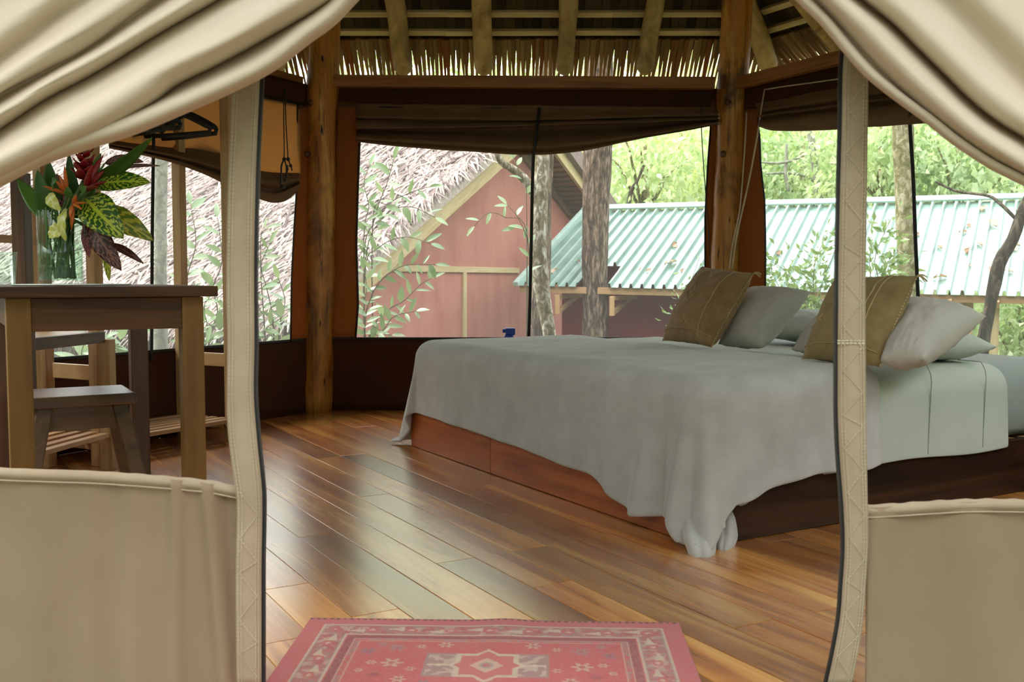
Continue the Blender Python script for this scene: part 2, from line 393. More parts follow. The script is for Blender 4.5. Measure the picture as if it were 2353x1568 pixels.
def board(name, a, b, up, w, h, mat, parent=None, bevel=0.004, **kw):
    """a straight board from a to b; w across, h along 'up'"""
    a, b = V(a), V(b); ex = (b - a).normalized(); ez = (V(up) - ex * V(up).dot(ex)).normalized(); ey = ez.cross(ex)
    return obox(name, (a + b) / 2, ex, ey, ez, ((b - a).length, w, h), mat, parent, bevel, **kw)
def tubev(pts, rad, seg=10, wob_=0.0, seed=0, cap=True, flat=1.0):
    pts = [V(p) for p in pts]; n = len(pts)
    if not isinstance(rad, (list, tuple)): rad = [rad] * n
    tans = [(pts[min(i + 1, n - 1)] - pts[max(i - 1, 0)]).normalized() for i in range(n)]
    ref = X if abs(tans[0].x) < 0.8 else Y_
    u = (ref - tans[0] * ref.dot(tans[0])).normalized()
    vs, fs = [], []
    for i in range(n):
        t = tans[i]; u = (u - t * u.dot(t)).normalized(); w = t.cross(u)
        for k in range(seg):
            a = 2 * math.pi * k / seg
            d = u * math.cos(a) + w * (math.sin(a) * flat)
            r = rad[i]
            if wob_: r *= 1 + wob_ * mnoise.noise(V((math.cos(a) * 1.5 + seed * 7.3, math.sin(a) * 1.5, i * 0.55)))
            vs.append(pts[i] + d * r)
    for i in range(n - 1):
        for k in range(seg):
            k2 = (k + 1) % seg
            fs.append((i * seg + k, i * seg + k2, (i + 1) * seg + k2, (i + 1) * seg + k))
    if cap:
        fs.append(tuple(reversed(range(seg)))); fs.append(tuple(range((n - 1) * seg, n * seg)))
    return vs, fs
def tube(name, pts, rad, mat, parent=None, seg=10, wob_=0.0, seed=0, flat=1.0, **kw):
    vs, fs = tubev(pts, rad, seg, wob_, seed, flat=flat)
    return mk(name, vs, fs, mat, parent, True, **kw)
def join(parts):
    vs, fs = [], []
    for v, f in parts:
        o = len(vs); vs += list(v); fs += [tuple(i + o for i in g) for g in f]
    return vs, fs
def smooth_line(pts, n):
    """resample a polyline with Catmull-Rom to n points by length"""
    P = np.array([tuple(p) for p in pts], dtype=float)
    if len(P) == 2:
        t = np.linspace(0, 1, n)[:, None]; return P[0] * (1 - t) + P[1] * t
    Q = np.vstack([2 * P[0] - P[1], P, 2 * P[-1] - P[-2]]); out = []
    for i in range(1, len(Q) - 2):
        for s in np.linspace(0, 1, 16, endpoint=False):
            p0, p1, p2, p3 = Q[i - 1], Q[i], Q[i + 1], Q[i + 2]
            out.append(0.5 * ((2 * p1) + (-p0 + p2) * s + (2 * p0 - 5 * p1 + 4 * p2 - p3) * s * s + (-p0 + 3 * p1 - 3 * p2 + p3) * s ** 3))
    out.append(P[-1]); out = np.array(out)
    d = np.r_[0, np.cumsum(np.linalg.norm(np.diff(out, axis=0), axis=1))]
    q = np.linspace(0, d[-1], n)
    return np.stack([np.interp(q, d, out[:, k]) for k in range(out.shape[1])], axis=1)
def grid_faces(nr, nc, close=False):
    f = []
    for i in range(nr - 1):
        for j in range(nc - 1 if not close else nc):
            j2 = (j + 1) % nc
            f.append((i * nc + j, i * nc + j2, (i + 1) * nc + j2, (i + 1) * nc + j))
    return f
def loft(name, rows, ncol, nrow, mat, parent=None, thick=0.003, jitter=None, **kw):
    """a cloth surface through rows of 3-D polylines, given real thickness"""
    G = np.stack([smooth_line(r, ncol) for r in rows])
    out = np.stack([smooth_line([tuple(p) for p in G[:, j]], nrow) for j in range(ncol)], axis=1)
    if jitter: out = jitter(out)
    o = mk(name, out.reshape(-1, 3), grid_faces(nrow, ncol), mat, parent, True, **kw)
    if thick:
        s = o.modifiers.new('thickness', 'SOLIDIFY'); s.thickness = thick; s.offset = 0
    return o
def copy_tree(root, loc=None, rot=None, label=None):
    r = root.copy(); COL.objects.link(r)
    if loc is not None: r.location = loc
    if rot is not None: r.rotation_euler = rot
    if label: r['label'] = label
    for ch in root.children:
        c = ch.copy(); COL.objects.link(c); c.parent = r
        for g in ch.children:
            d = g.copy(); COL.objects.link(d); d.parent = c
    return r
E1 = V((math.cos(math.radians(30)), 0.5, 0)); E2 = V((-0.5, math.cos(math.radians(30)), 0))   # the hut's own two directions
HC = V((0.065, 3.73, 0)); AP = 2.08; SIDE = AP * 2 / math.sqrt(3)
VERT = [HC + V((math.cos(math.radians(a)), math.sin(math.radians(a)), 0)) * SIDE for a in (0, 60, 120, 180, 240, 300)]
PR, PL_ = VERT[1], VERT[2]          # rear right and rear left corner
# ------------------------------------------------------------------ the setting: floor, walls, roof
def hexclip(c, d, ap):
    """interval of s with c + s d inside the hexagon of that apothem"""
    lo, hi = -9.0, 9.0
    for a in (30, 90, 150, 210, 270, 330):
        n = V((math.cos(math.radians(a)), math.sin(math.radians(a)), 0))
        k = n.dot(d); q = ap - n.dot(c - HC)
        if abs(k) < 1e-6:
            if q < 0: return None
        elif k > 0: hi = min(hi, q / k)
        else: lo = max(lo, q / k)
    return (lo, hi) if hi - lo > 0.05 else None
floor = thing('floor', None, None, HC, kind='structure')
PW = 0.118
k = -20
for k in range(-20, 21):
    c = HC + E1 * (k * PW)
    iv = hexclip(c, E2, AP + 0.05)
    if not iv: continue
    s = iv[0]; s1 = iv[1]; first = True
    while s < s1 - 0.02:
        L = R.uniform(0.5, 1.6) if first else R.uniform(1.1, 2.6)
        first = False
        e = min(s1, s + L)
        if s1 - e < 0.3: e = s1
        m = (s + e) / 2
        obox('plank', c + E2 * m + Z * (-0.0125 + R.uniform(-0.0005, 0.0005)), E2, -E1, Z, (e - s - 0.0012, PW - 0.0014, 0.025), M['floor'], floor, 0.0012)
        s = e
# dark subfloor seen only in the joints
vs = [HC + (v - HC) * 1.02 + Z * z for z in (-0.12, -0.026) for v in VERT]
mk('subfloor', vs, [(5, 4, 3, 2, 1, 0), tuple(range(6, 12))] + [(i, (i + 1) % 6, 6 + (i + 1) % 6, 6 + i) for i in range(6)], M['rackdark'], floor)

NRM = {'rear': V((0, -1, 0)), 'left': V((0.8660254, -0.5, 0)), 'right': V((-0.8660254, -0.5, 0))}
WP = {'rear': HC + V((0, AP, 0)), 'left': HC - NRM['left'] * AP, 'right': HC - NRM['right'] * AP}
def wl(side, px, py, off=0.0): return onpl(px, py, WP[side], NRM[side], off)
SILL = 0.424
def panel(name, side, rows, parent, mat, thick=0.004, off=0.0, nc=24, nr=14, amp=0.004, **kw):
    rr = [[wl(side, x, y, off) for x, y in r] for r in rows]
    def jit(G):
        for i in range(G.shape[0]):
            for j in range(G.shape[1]):
                p = G[i, j]; d = mnoise.noise(V((p[0] * 4, p[1] * 4, p[2] * 1.3))) * amp
                G[i, j] += np.array(NRM[side]) * d
        return G
    return loft(name, rr, nc, nr, mat, parent, thick, jit, **kw)
def low_panel(side, a, b, parent):
    n = NRM[side]; d = b - a
    nc, nr = 24, 8; P = []
    for i in range(nr):
        for j in range(nc):
            q = a + d * (j / (nc - 1)) + Z * (SILL * i / (nr - 1))
            P.append(q + n * (mnoise.noise(V((q.x * 5, q.y * 5, q.z * 2))) * 0.006))
    o = mk('lower_panel', np.array([tuple(p) for p in P]), grid_faces(nr, nc), M['canvasdark'], parent, True)
    s = o.modifiers.new('thickness', 'SOLIDIFY'); s.thickness = 0.004; s.offset = 0
    board('sill_binding', a + Z * SILL + n * 0.004, b + Z * SILL + n * 0.004, Z, 0.008, 0.014, M['black'], parent, 0.002)
walls = {}
for side, a, b in (('rear', PL_, PR), ('left', VERT[3], PL_), ('right', PR, VERT[0])):
    w = thing('wall_' + side, None, None, (a + b) / 2, kind='structure'); walls[side] = w
    low_panel(side, a, b, w)
    win = thing('window_' + {'rear': '1', 'left': '2', 'right': '3'}[side], None, None, (a + b) / 2 + Z * SILL, kind='structure')
    n = NRM[side]
    q = [a + Z * SILL - n * 0.012, b + Z * SILL - n * 0.012, b + Z * 1.86 - n * 0.012, a + Z * 1.86 - n * 0.012]
    mk('insect_screen', q, [(0, 1, 2, 3)], M['screen'], win)
# margins of canvas beside the windows and the band under the header beams
panel('side_panel', 'rear', [[(752, 232), (745, 400), (745, 600), (748, 782)], [(832, 236), (826, 320), (822, 420), (818, 560), (822, 700), (816, 778)]], walls['rear'], M['canvasbrown'], off=0.004)
tube('edge_binding', [wl('rear', x, y, 0.012) for x, y in ((834, 246), (827, 320), (823, 420), (819, 560), (823, 700), (817, 778))], 0.006, M['black'], walls['rear'], 6)
panel('side_panel', 'rear', [[(1634, 236), (1626, 380), (1620, 500), (1620, 640), (1622, 778)], [(1705, 236), (1705, 400), (1705, 500), (1705, 640), (1700, 778)]], walls['rear'], M['canvasbrown'], off=0.004)
tube('edge_binding', [wl('rear', x, y, 0.012) for x, y in ((1633, 290), (1626, 380), (1620, 500), (1620, 640), (1622, 778))], 0.005, M['black'], walls['rear'], 6)
panel('top_panel', 'rear', [[(690, 196), (1240, 198), (1720, 205)], [(690, 246), (1240, 250), (1720, 254)]], walls['rear'], M['canvasdark'], off=0.0, nr=6)
tube('edge_binding', [wl('rear', x, y, 0.01) for x, y in ((832, 246), (1240, 250), (1640, 252))], 0.006, M['black'], walls['rear'], 6)
panel('side_panel', 'left', [[(684, 238), (680, 330), (684, 400), (676, 520), (670, 640), (668, 786)], [(722, 240), (722, 330), (722, 400), (722, 520), (722, 640), (722, 786)]], walls['left'], M['canvasbrown'], off=0.004)
tube('edge_binding', [wl('left', x, y, 0.012) for x, y in ((684, 238), (680, 330), (684, 400), (676, 520), (670, 640), (668, 786))], 0.005, M['black'], walls['left'], 6)
panel('top_panel', 'left', [[(250, 85), (600, 168), (712, 196)], [(250, 150), (600, 230), (712, 252)]], walls['left'], M['canvasdark'], nr=6)
tube('edge_binding', [wl('left', x, y, 0.01) for x, y in ((500, 198), (600, 221), (700, 241))], 0.006, M['black'], walls['left'], 6)
panel('side_panel', 'right', [[(1700, 250), (1690, 400), (1690, 560), (1690, 780)], [(1755, 250), (1742, 285), (1746, 320), (1748, 380), (1757, 460), (1759, 560), (1758, 800)]], walls['right'], M['canvasbrown'], off=0.004)
tube('edge_binding', [wl('right', x, y, 0.012) for x, y in ((1742, 270), (1742, 285), (1746, 320), (1748, 380), (1757, 460), (1759, 560), (1758, 800))], 0.005, M['black'], walls['right'], 6)
panel('top_panel', 'right', [[(1690, 205), (1930, 148), (2250, 76)], [(1690, 262), (1930, 214), (2250, 150)]], walls['right'], M['canvasdark'], nr=6)
trim = thing('trim_1', None, None, (PL_ + PR) / 2 + Z * 0.2, kind='structure')
board('ledge_board', PL_ + V((0.85, -0.10, 0.21)), PR + V((-0.15, -0.10, 0.21)), Z, 0.16, 0.025, M['beam'], trim)

# the two front sides of the room, left and right of the entrance
for nm, a, b in (('wall_front_left', VERT[3], VERT[4]), ('wall_front_right', VERT[5], VERT[0])):
    w = thing(nm, None, None, (a + b) / 2, kind='structure')
    n = Z.cross(b - a).normalized()
    if n.dot(HC - a) < 0: n = -n
    NRM[nm] = n
    low_panel(nm, a, b, w)
    for z0, z1, f0, f1 in ((1.35, 1.9, 0, 1), (SILL, 1.36, 0, 0.12), (SILL, 1.36, 0.88, 1)):
        q = [a.lerp(b, f0) + Z * z0, a.lerp(b, f1) + Z * z0, a.lerp(b, f1) + Z * z1, a.lerp(b, f0) + Z * z1]
        q += [p - n * 0.006 for p in q]
        mk('canvas_panel', q, BOXF, M['canvasbrown'], w)
# ---- posts
def post(v, label, seed, h=2.62, r=0.093, lean=0.0):
    t = thing('timber_post', label, 'post', v)
    n = 40
    pts = [v + V((lean * i / n + 0.01 * mnoise.noise(V((i * .2, seed, 0))), 0.008 * mnoise.noise(V((seed, i * .2, 3))), h * i / (n - 1))) for i in range(n)]
    rad = [r * (1.03 - 0.10 * i / n + 0.05 * mnoise.noise(V((0, i * .23, seed)))) for i in range(n)]
    tube('log', pts, rad, M['postwood'], t, 22, 0.09, seed)
    # knots
    for zz, aa in ((1.77, -1.4), (1.48, -1.75), (0.62, -1.9)):
        p = v + V((math.cos(aa) * r * 0.94, math.sin(aa) * r * 0.94, zz)); d = V((math.cos(aa), math.sin(aa), 0))
        tube('knot', [p - d * 0.012, p + d * 0.004], [0.02, 0.013], M['rackdark'], t, 9)
    return t
PLp = onz(724, 944); PRp = V((1.212, 5.79, 0))
post(PLp, 'round honey timber post at the corner left of the bed foot', 1, lean=0.10)
post(PRp, 'round honey timber post rising behind the small brown cushion', 2, h=2.62, r=0.090, lean=0.08)

# ---- header beams
def beam(a, b, label, mat='beam'):
    t = thing('header_beam', label, 'beam', (a + b) / 2)
    board('timber', a, b, Z, 0.06, 0.066, M[mat], t, 0.004)
    return t
ZB = 1.888
beam(PLp + V((0.07, -0.03, ZB + .01)), PRp + V((-0.06, -0.03, ZB - .005)), 'long reddish header beam between the two round posts')
beam(PLp + V((-0.06, -0.03, ZB)), VERT[3] + V((0.02, 0.02, ZB + 0.0)) , 'rough header beam running left from the left round post')
beam(PRp + V((0.06, -0.04, ZB - .01)), VERT[0] + V((-0.02, 0.0, ZB)), 'orange stained header beam running right from the right round post')

# ---- thatched roof over the room
ceil = thing('ceiling', None, None, HC + Z * 2.2, kind='structure')
SL = 0.7; RE, ZE = 2.72, 2.12          # rafter ends: distance from the centre and height of the log axis
cs = 1 / math.sqrt(1 + SL * SL)
def face_dirs(a):
    n = V((math.cos(math.radians(a)), math.sin(math.radians(a)), 0)); return n, V((n.y, -n.x, 0))
def roofpt(a, d, s, up=0.0):
    """point of face a at horizontal distance d from the axis, s along the eave, 'up' above the log axis (square to the slope)"""
    n, t = face_dirs(a)
    return HC + n * (d + up * SL * cs) + t * s + Z * (ZE + (RE - d) * SL + up * cs)
UPB = 0.085       # battens rest on the logs
UPT = 0.118
for a in (30, 90, 150):
    n, t = face_dirs(a)
    slope = (n * -1 + Z * SL).normalized()
    nup = (n * SL + Z).normalized()
    # round rafters
    cnt = 6
    for i in range(-3, 4):
        s = i * 0.515 + (0.27 if a == 90 else (0.06 if a == 30 else 0.0))
        d1 = max(0.25, abs(s) * 1.732 + 0.05)
        if d1 > RE - 0.3: continue
        p0, p1 = roofpt(a, RE, s), roofpt(a, d1, s)
        pts, rad = [], []
        m = 16
        rr = 0.055 + 0.006 * R.random()
        for q in range(m):
            f = q / (m - 1); pp = p0.lerp(p1, f) + t * (0.010 * mnoise.noise(V((f * 5, i * 3.1, a))))
            pts.append(pp); rad.append(rr * (1 + 0.06 * mnoise.noise(V((f * 8, i * 2.0, a * .1)))))
        # rounded end
        e0 = p0 - slope * 0.035
        pts = [e0 - slope * 0.014, e0, e0 + slope * 0.02] + pts; rad = [rr * 0.35, rr * 0.72, rr * 0.93] + rad
        vs, fs = tubev(pts, rad, 16, 0.10, i + a)
        mk('rafter', vs, fs, M['rafter'], ceil, True)
    # battens
    for kk in range(0, 15):
        d = RE - 0.17 - kk * 0.118
        if d < 0.4: break
        hs = d / 1.732 - 0.02
        segs = [(-hs, -hs * 0.33), (-hs * 0.33, hs * 0.4), (hs * 0.4, hs)] if kk < 6 else [(-hs, hs)]
        for s0, s1 in segs:
            board('batten', roofpt(a, d, s0, UPB + R.uniform(-.003, .003)), roofpt(a, d, s1, UPB + R.uniform(-.003, .003)), nup, 0.040, 0.024, M['batten'], ceil, 0.003)
    # thatch leaves laid over the battens: overlapping palm strips, uncountable
    P, Fs = [], []
    for row in range(0, 18):
        d0 = RE - 0.02 - row * 0.125
        if d0 < 0.2: break
        hs = (d0 + 0.1) / 1.732
        s = -hs
        while s < hs:
            w = R.uniform(0.045, 0.075)
            u0 = UPT + 0.004 + R.uniform(0, 0.010); u1 = u0 + 0.035
            a0 = roofpt(a, d0 + R.uniform(-.005, .01), s, u0); a1 = roofpt(a, d0 + R.uniform(-.005, .01), s + w * 0.96, u0 + 0.006)
            b0 = roofpt(a, d0 - 0.2, s, u1 + 0.004); b1 = roofpt(a, d0 - 0.2, s + w * 0.96, u1 + 0.01)
            o = len(P); P += [a0, a1, b1, b0] + [q + nup * 0.006 for q in (a0, a1, b1, b0)]
            Fs += [tuple(i + o for i in f) for f in BOXF]
            s += w
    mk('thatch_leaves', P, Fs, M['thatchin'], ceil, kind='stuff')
    # reed fringe at the eave: one tapering reed at a time
    hs = (RE + 0.32) / 1.732
    s = -hs
    while s < hs:
        w = R.uniform(0.024, 0.036)
        if a != 90 and (s > hs - 1.0) == (a == 150) and False: pass
        top = roofpt(a, RE - 0.10, s, UPT + R.uniform(-.004, .008)); mid = roofpt(a, RE - 0.02 + R.uniform(-.02, .03), s + R.uniform(-.003, .003), UPT - 0.004 + R.uniform(-.006, .006))
        end = roofpt(a, RE + 0.48, s + R.uniform(-.012, .012), UPT - 0.03 + R.uniform(-.02, .02))
        k2 = R.uniform(0.42, 0.80)
        vs, fs = tubev([top, mid, mid.lerp(end, 0.28) + t * R.uniform(-.004, .004), end], [w * .62, w * .58, w * .54 * k2, w * .42 * k2], 5, flat=0.55)
        mk('reed', vs, fs, M['reed'], ceil, False)
        s += w * 0.98
# hip rafters run up from the corners
for i, a in enumerate((60, 120)):
    c6 = V((math.cos(math.radians(a)), math.sin(math.radians(a)), 0))
    p0 = HC + c6 * (RE * 1.1547) + Z * (ZE + 0.01); p1 = HC + c6 * 0.2 + Z * (ZE + RE * SL - 0.2)
    dd = (p0 - p1).normalized()
    pts = [p0 + dd * 0.05, p0 + dd * 0.035, p0] + [p0.lerp(p1, q / 14) + V((0.012 * mnoise.noise(V((q * .7, i, 0))), 0, 0)) for q in range(1, 15)]
    vs, fs = tubev(pts, [0.02, 0.045, 0.058] + [0.060 * (1 + 0.06 * mnoise.noise(V((q * .6, i, 3)))) for q in range(1, 15)], 16, 0.1, i + 40)
    mk('hip_rafter', vs, fs, M['rafter'], ceil, True)
# outer thatch: closed slab on all six faces (makes the roof solid and shades the room)
P, Fs = [], []
for a in (30, 90, 150, 210, 270, 330):
    ring = []
    for u in (UPT + 0.06, UPT + 0.16):
        dd = RE - 0.04 if u < UPT + 0.1 else RE + 0.0
        n, t = face_dirs(a)
        hs0 = dd / 1.732; hs1 = 0.02
        ring += [roofpt(a, dd, -hs0, u), roofpt(a, dd, hs0, u), roofpt(a, 0.0, hs1, u), roofpt(a, 0.0, -hs1, u)]
    o = len(P); P += ring; Fs += [tuple(i + o for i in f) for f in BOXF]
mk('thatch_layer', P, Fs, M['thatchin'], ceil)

# ------------------------------------------------------------------ entrance canvas
YF = 1.62
front = thing('wall_front', None, None, V((0.06, YF, 0)), kind='structure')
def fband(name, left, right, parent, mat, Y0, n=60, thick=0.003):
    L = smooth_line([tuple(at(x, y, Y0)) for x, y in left], n); Rr = smooth_line([tuple(at(x, y, Y0)) for x, y in right], n)
    G = np.stack([L * (1 - f) + Rr * f for f in (0, .25, .5, .75, 1)], axis=1)
    for i in range(n):
        for j in range(5): G[i, j, 1] += 0.002 * mnoise.noise(V((G[i, j, 2] * 9, j * .7, 1))) - 0.002 * (1 - (j - 2) ** 2 / 4)
    o = mk(name, G.reshape(-1, 3), grid_faces(n, 5), mat, parent, True)
    s = o.modifiers.new('thickness', 'SOLIDIFY'); s.thickness = thick; s.offset = 0
    return L, Rr
def zipper(edge, parent, sgn, Y0):
    """black tape along the edge with rows of metal teeth"""
    E = np.array(edge); tape = np.stack([E, E + np.array([sgn * 0.0052, 0.001, 0])], axis=1)
    o = mk('zip_tape', tape.reshape(-1, 3), grid_faces(len(E), 2), M['black'], parent)
    s = o.modifiers.new('thickness', 'SOLIDIFY'); s.thickness = 0.002; s.offset = 0
    F2 = smooth_line([tuple(p) for p in E], 560); P, Fs = [], []
    for i in range(0, 559):
        d = V(F2[i + 1]) - V(F2[i]); c = V(F2[i]) + V((sgn * 0.0056, -0.0012, 0))
        v = boxv(c, X, Y_, d.normalized(), 0.0034, 0.0022, 0.0016); o = len(P); P += v; Fs += [tuple(k + o for k in f) for f in BOXF]
    mk('zip_teeth', P, Fs, M['zip'], parent, kind='stuff')
def stitchline(pts, parent, w=0.0008):
    P, Fs = [], []
    for i in range(len(pts) - 1):
        a, b = V(pts[i]), V(pts[i + 1]); d = b - a; L = d.length; k = max(1, int(L / 0.006)); u = d.normalized(); sd = V((u.z, 0, -u.x))
        for q in range(k):
            s0 = a + u * (L * q / k); s1 = a + u * (L * (q + 0.72) / k); o = len(P)
            for z in (-0.0004, -0.0012):
                P += [s0 + sd * w / 2 + Y_ * z, s0 - sd * w / 2 + Y_ * z, s1 - sd * w / 2 + Y_ * z, s1 + sd * w / 2 + Y_ * z]
            Fs += [tuple(j + o for j in f) for f in BOXF]
    return P, Fs
YB = 1.60
bl = [(541, -40), (535, 190), (530, 300), (525, 400), (522, 540), (521, 650), (523, 780), (522, 900), (525, 1000), (538, 1100), (545, 1160), (543, 1300), (543, 1420), (545, 1580)]
br = [(606, -40), (597, 190), (592, 300), (588, 400), (585, 540), (584, 650), (585, 780), (583, 900), (590, 1000), (600, 1100), (603, 1160), (601, 1300), (601, 1420), (601, 1580)]
Lb, Rb = fband('zip_band', bl, br, front, M['canvasband'], YB)
zipper(Rb, front, 1, YB)
def stitches(Lb, Rb, parent, z0, z1):
    P, Fs = [], []
    parts = []
    for f in (0.10, 0.22, 0.80, 0.90):
        pts = [tuple(Lb[i] * (1 - f) + Rb[i] * f + np.array([0, -0.0042, 0])) for i in range(len(Lb))]
        parts.append(stitchline(pts, parent))
    zz = []
    zs = np.arange(z0, z1, 0.034); flip = False
    for z in zs:
        i = int(np.argmin(np.abs(Lb[:, 2] - z))); f = 0.14 if flip else 0.86; flip = not flip
        zz.append(tuple(Lb[i] * (1 - f) + Rb[i] * f + np.array([0, -0.0045, 0])))
    parts.append(stitchline(zz, parent))
    vs, fs = join(parts); mk('stitching', vs, fs, M['stitch'], parent, kind='stuff')
stitches(Lb, Rb, front, 0.12, 0.46)
rl = [(1948, 60), (1937, 150), (1934, 300), (1930, 450), (1926, 650), (1925, 780), (1925, 950), (1930, 1060), (1937, 1150), (1941, 1250), (1936, 1340), (1930, 1420), (1916, 1500), (1899, 1580)]
rr_ = [(2006, 60), (1996, 150), (1993, 300), (1991, 450), (1988, 650), (1988, 780), (1990, 950), (1991, 1060), (1993, 1150), (1994, 1250), (1989, 1340), (1983, 1420), (1971, 1500), (1955, 1580)]
Lr, Rr2 = fband('zip_band', rl, rr_, front, M['canvasband'], YB)
zipper(Lr, front, -1, YB)
stitches(Lr, Rr2, front, 0.12, 1.10)
# a sewn joint across the right band
a_, b_ = at(1924, 789, YB - .004), at(1989, 789, YB - .004)
P1 = stitchline([a_, b_], front, 0.003); P2 = stitchline([at(1924, 783, YB - .004), at(1989, 783, YB - .004)], front, 0.002)
vs, fs = join([P1, P2]); mk('stitching', vs, fs, M['stitch'], front, kind='stuff')
# lower canvas panels with hemmed upper edges
def lowfront(name, top, parent, x0, x1, folds, hemw):
    nc, nr = 70, 34
    T = smooth_line([(x, y, 0) for x, y in top], nc)
    P = np.zeros((nr, nc, 3))
    for j in range(nc):
        for i in range(nr):
            py = T[j, 1] + (1640 - T[j, 1]) * i / (nr - 1); px = T[j, 0]
            p = at(px, py, YF)
            d = 0.0
            for fx, fw, fa, sl in folds:
                d += fa * math.exp(-((px - fx - sl * (py - 1100)) / fw) ** 2)
            d += 0.006 * mnoise.noise(V((px * 0.006, py * 0.0025, 5)))
            P[i, j] = (p.x, p.y - d, p.z)
    o = mk(name, P.reshape(-1, 3), grid_faces(nr, nc), M['canvaslow'], parent, True)
    s = o.modifiers.new('thickness', 'SOLIDIFY'); s.thickness = 0.003; s.offset = 0
    # hem
    rows = []
    for dy, dz in ((0, 0.003), (-3, -0.004), (hemw * 0.45, -0.009), (hemw * 0.85, -0.005), (hemw, -0.0035)):
        rows.append([tuple(at(T[j, 0], T[j, 1] + dy + 1.2 * math.sin(T[j, 0] * 0.11) * (1 if dy <= 0 else 0), YF + dz)) for j in range(0, nc, 3)])
    loft('hem', rows, 70, 12, M['canvasband'], parent, 0.002)
    tube('hem_piping', [at(T[j, 0], T[j, 1] + hemw + 1, YF - 0.0095) for j in range(nc)], 0.0016, M['canvasband'], parent, 6)
lowfront('lower_panel', [(-120, 1070), (0, 1079), (100, 1083), (200, 1086), (300, 1092), (400, 1100), (480, 1108), (552, 1122)], front, 0, 0,
         [(410, 14, 0.012, 0.0), (300, 30, 0.006, 0.03), (480, 18, 0.014, 0.09), (215, 40, 0.006, 0.0), (515, 14, -0.006, 0.05)], 24)
lowfront('lower_panel', [(1985, 1165), (2060, 1161), (2150, 1155), (2240, 1151), (2353, 1152), (2480, 1158)], front, 0, 0,
         [(2040, 60, 0.01, -0.15), (2200, 70, 0.006, 0.2)], 25)
# tied-back door curtains
def ext(pts, k0=430, k1=430):
    p = [V((x, y, 0)) for x, y in pts]
    a = p[0] + (p[0] - p[1]).normalized() * k0; b = p[-1] + (p[-1] - p[-2]).normalized() * k1
    return [(a.x, a.y)] + list(pts) + [(b.x, b.y)]
def sh(pts, dx, dy): return [(x + dx, y + dy) for x, y in pts]
def drape(name, rows, label, Y0, nrow):
    t = thing(name, label, 'curtain', at(rows[2][0][len(rows[2][0]) // 2][0], rows[2][0][len(rows[2][0]) // 2][1], Y0))
    R3 = []
    for pts, dz in rows:
        q = smooth_line([(x, y, 0) for x, y in ext(pts)], 40)
        R3.append([tuple(at(p[0], p[1], Y0 + dz)) for p in q])
    def jit(G):
        for i in range(G.shape[0]):
            for j in range(G.shape[1]):
                p = G[i, j]; G[i, j, 1] += 0.004 * mnoise.noise(V((p[0] * 7, p[2] * 7, 2)))
        return G
    loft('cloth', R3, 130, nrow, M['canvas'], t, 0.003, jit)
    return t
Ed = [(800, 24), (770, 56), (706, 103), (655, 145), (603, 178), (517, 220), (413, 265), (310, 308), (207, 341), (103, 376), (34, 410), (0, 428)]
V1 = [(758, 0), (690, 40), (620, 78), (540, 122), (470, 158), (403, 190), (350, 232), (289, 272), (207, 318), (103, 365), (0, 416)]
R2 = [(654, 0), (517, 86), (379, 150), (275, 212), (172, 275), (0, 362)]
V2 = [(492, 0), (344, 86), (207, 169), (103, 226), (0, 293)]
R3_ = [(430, 0), (275, 96), (155, 164), (0, 262)]
V3 = [(362, 0), (207, 110), (103, 169), (0, 224)]
R4 = [(285, 0), (172, 72), (86, 128), (0, 186)]
V4 = [(189, 0), (120, 45), (62, 93), (0, 140)]
R5 = [(110, 0), (55, 42), (0, 84)]
R6 = [(20, -30), (-30, 0), (-60, 20)]
R7 = [(-60, -230), (-140, -170), (-230, -120)]; R8 = [(-160, -420), (-260, -340), (-380, -270)]
drape('door_curtain', [(sh(Ed, -4, -6), 0.03), (sh(Ed, 0, 0), 0.012), (sh(Ed, -5, -7), -0.012), (sh(Ed, -13, -20), -0.026), (sh(Ed, -24, -38), -0.012), (V1, 0.055), (sh(V1, 3, 4), 0.035), (sh(V1, 0, -2), -0.006), (sh(V1, -10, -18), -0.035),
      (R2, -0.045), (sh(V2, 14, 20), -0.005), (V2, 0.04), (sh(V2, 1, 0), 0.012), (sh(V2, -8, -12), -0.022), (R3_, -0.034), (V3, 0.022), (sh(V3, -6, -9), -0.002), (sh(R4, 20, 12), -0.02), (R4, -0.03), (V4, 0.014), (R5, -0.02), (R6, 0.0), (R7, -0.02), (R8, 0.02)],
      'cream canvas door curtain gathered up on the left above the flower vase', 1.50, 120)
Er = [(1829, 0), (1886, 57), (1935, 117), (1987, 174), (2048, 223), (2129, 283), (2190, 332), (2271, 385), (2353, 427)]
Hr = [(1868, 0), (1918, 53), (1964, 104), (2022, 164), (2086, 224), (2168, 294), (2250, 354), (2353, 412)]
Rr3 = [(1930, 0), (1990, 58), (2052, 122), (2114, 182), (2190, 252), (2262, 312), (2353, 368)]
Vr2 = [(1983, 0), (2048, 52), (2109, 112), (2170, 172), (2230, 231), (2291, 280), (2353, 318)]
Rr4 = [(2070, 0), (2160, 85), (2255, 178), (2353, 258)]
Vr3 = [(2170, 0), (2262, 95), (2353, 190)]
Rr5 = [(2262, 0), (2310, 45), (2353, 86)]
Rr6 = [(2353, -60), (2400, -20), (2440, 20)]
Rr7 = [(2440, -240), (2520, -160), (2600, -80)]; Rr8 = [(2540, -420), (2640, -320), (2740, -220)]
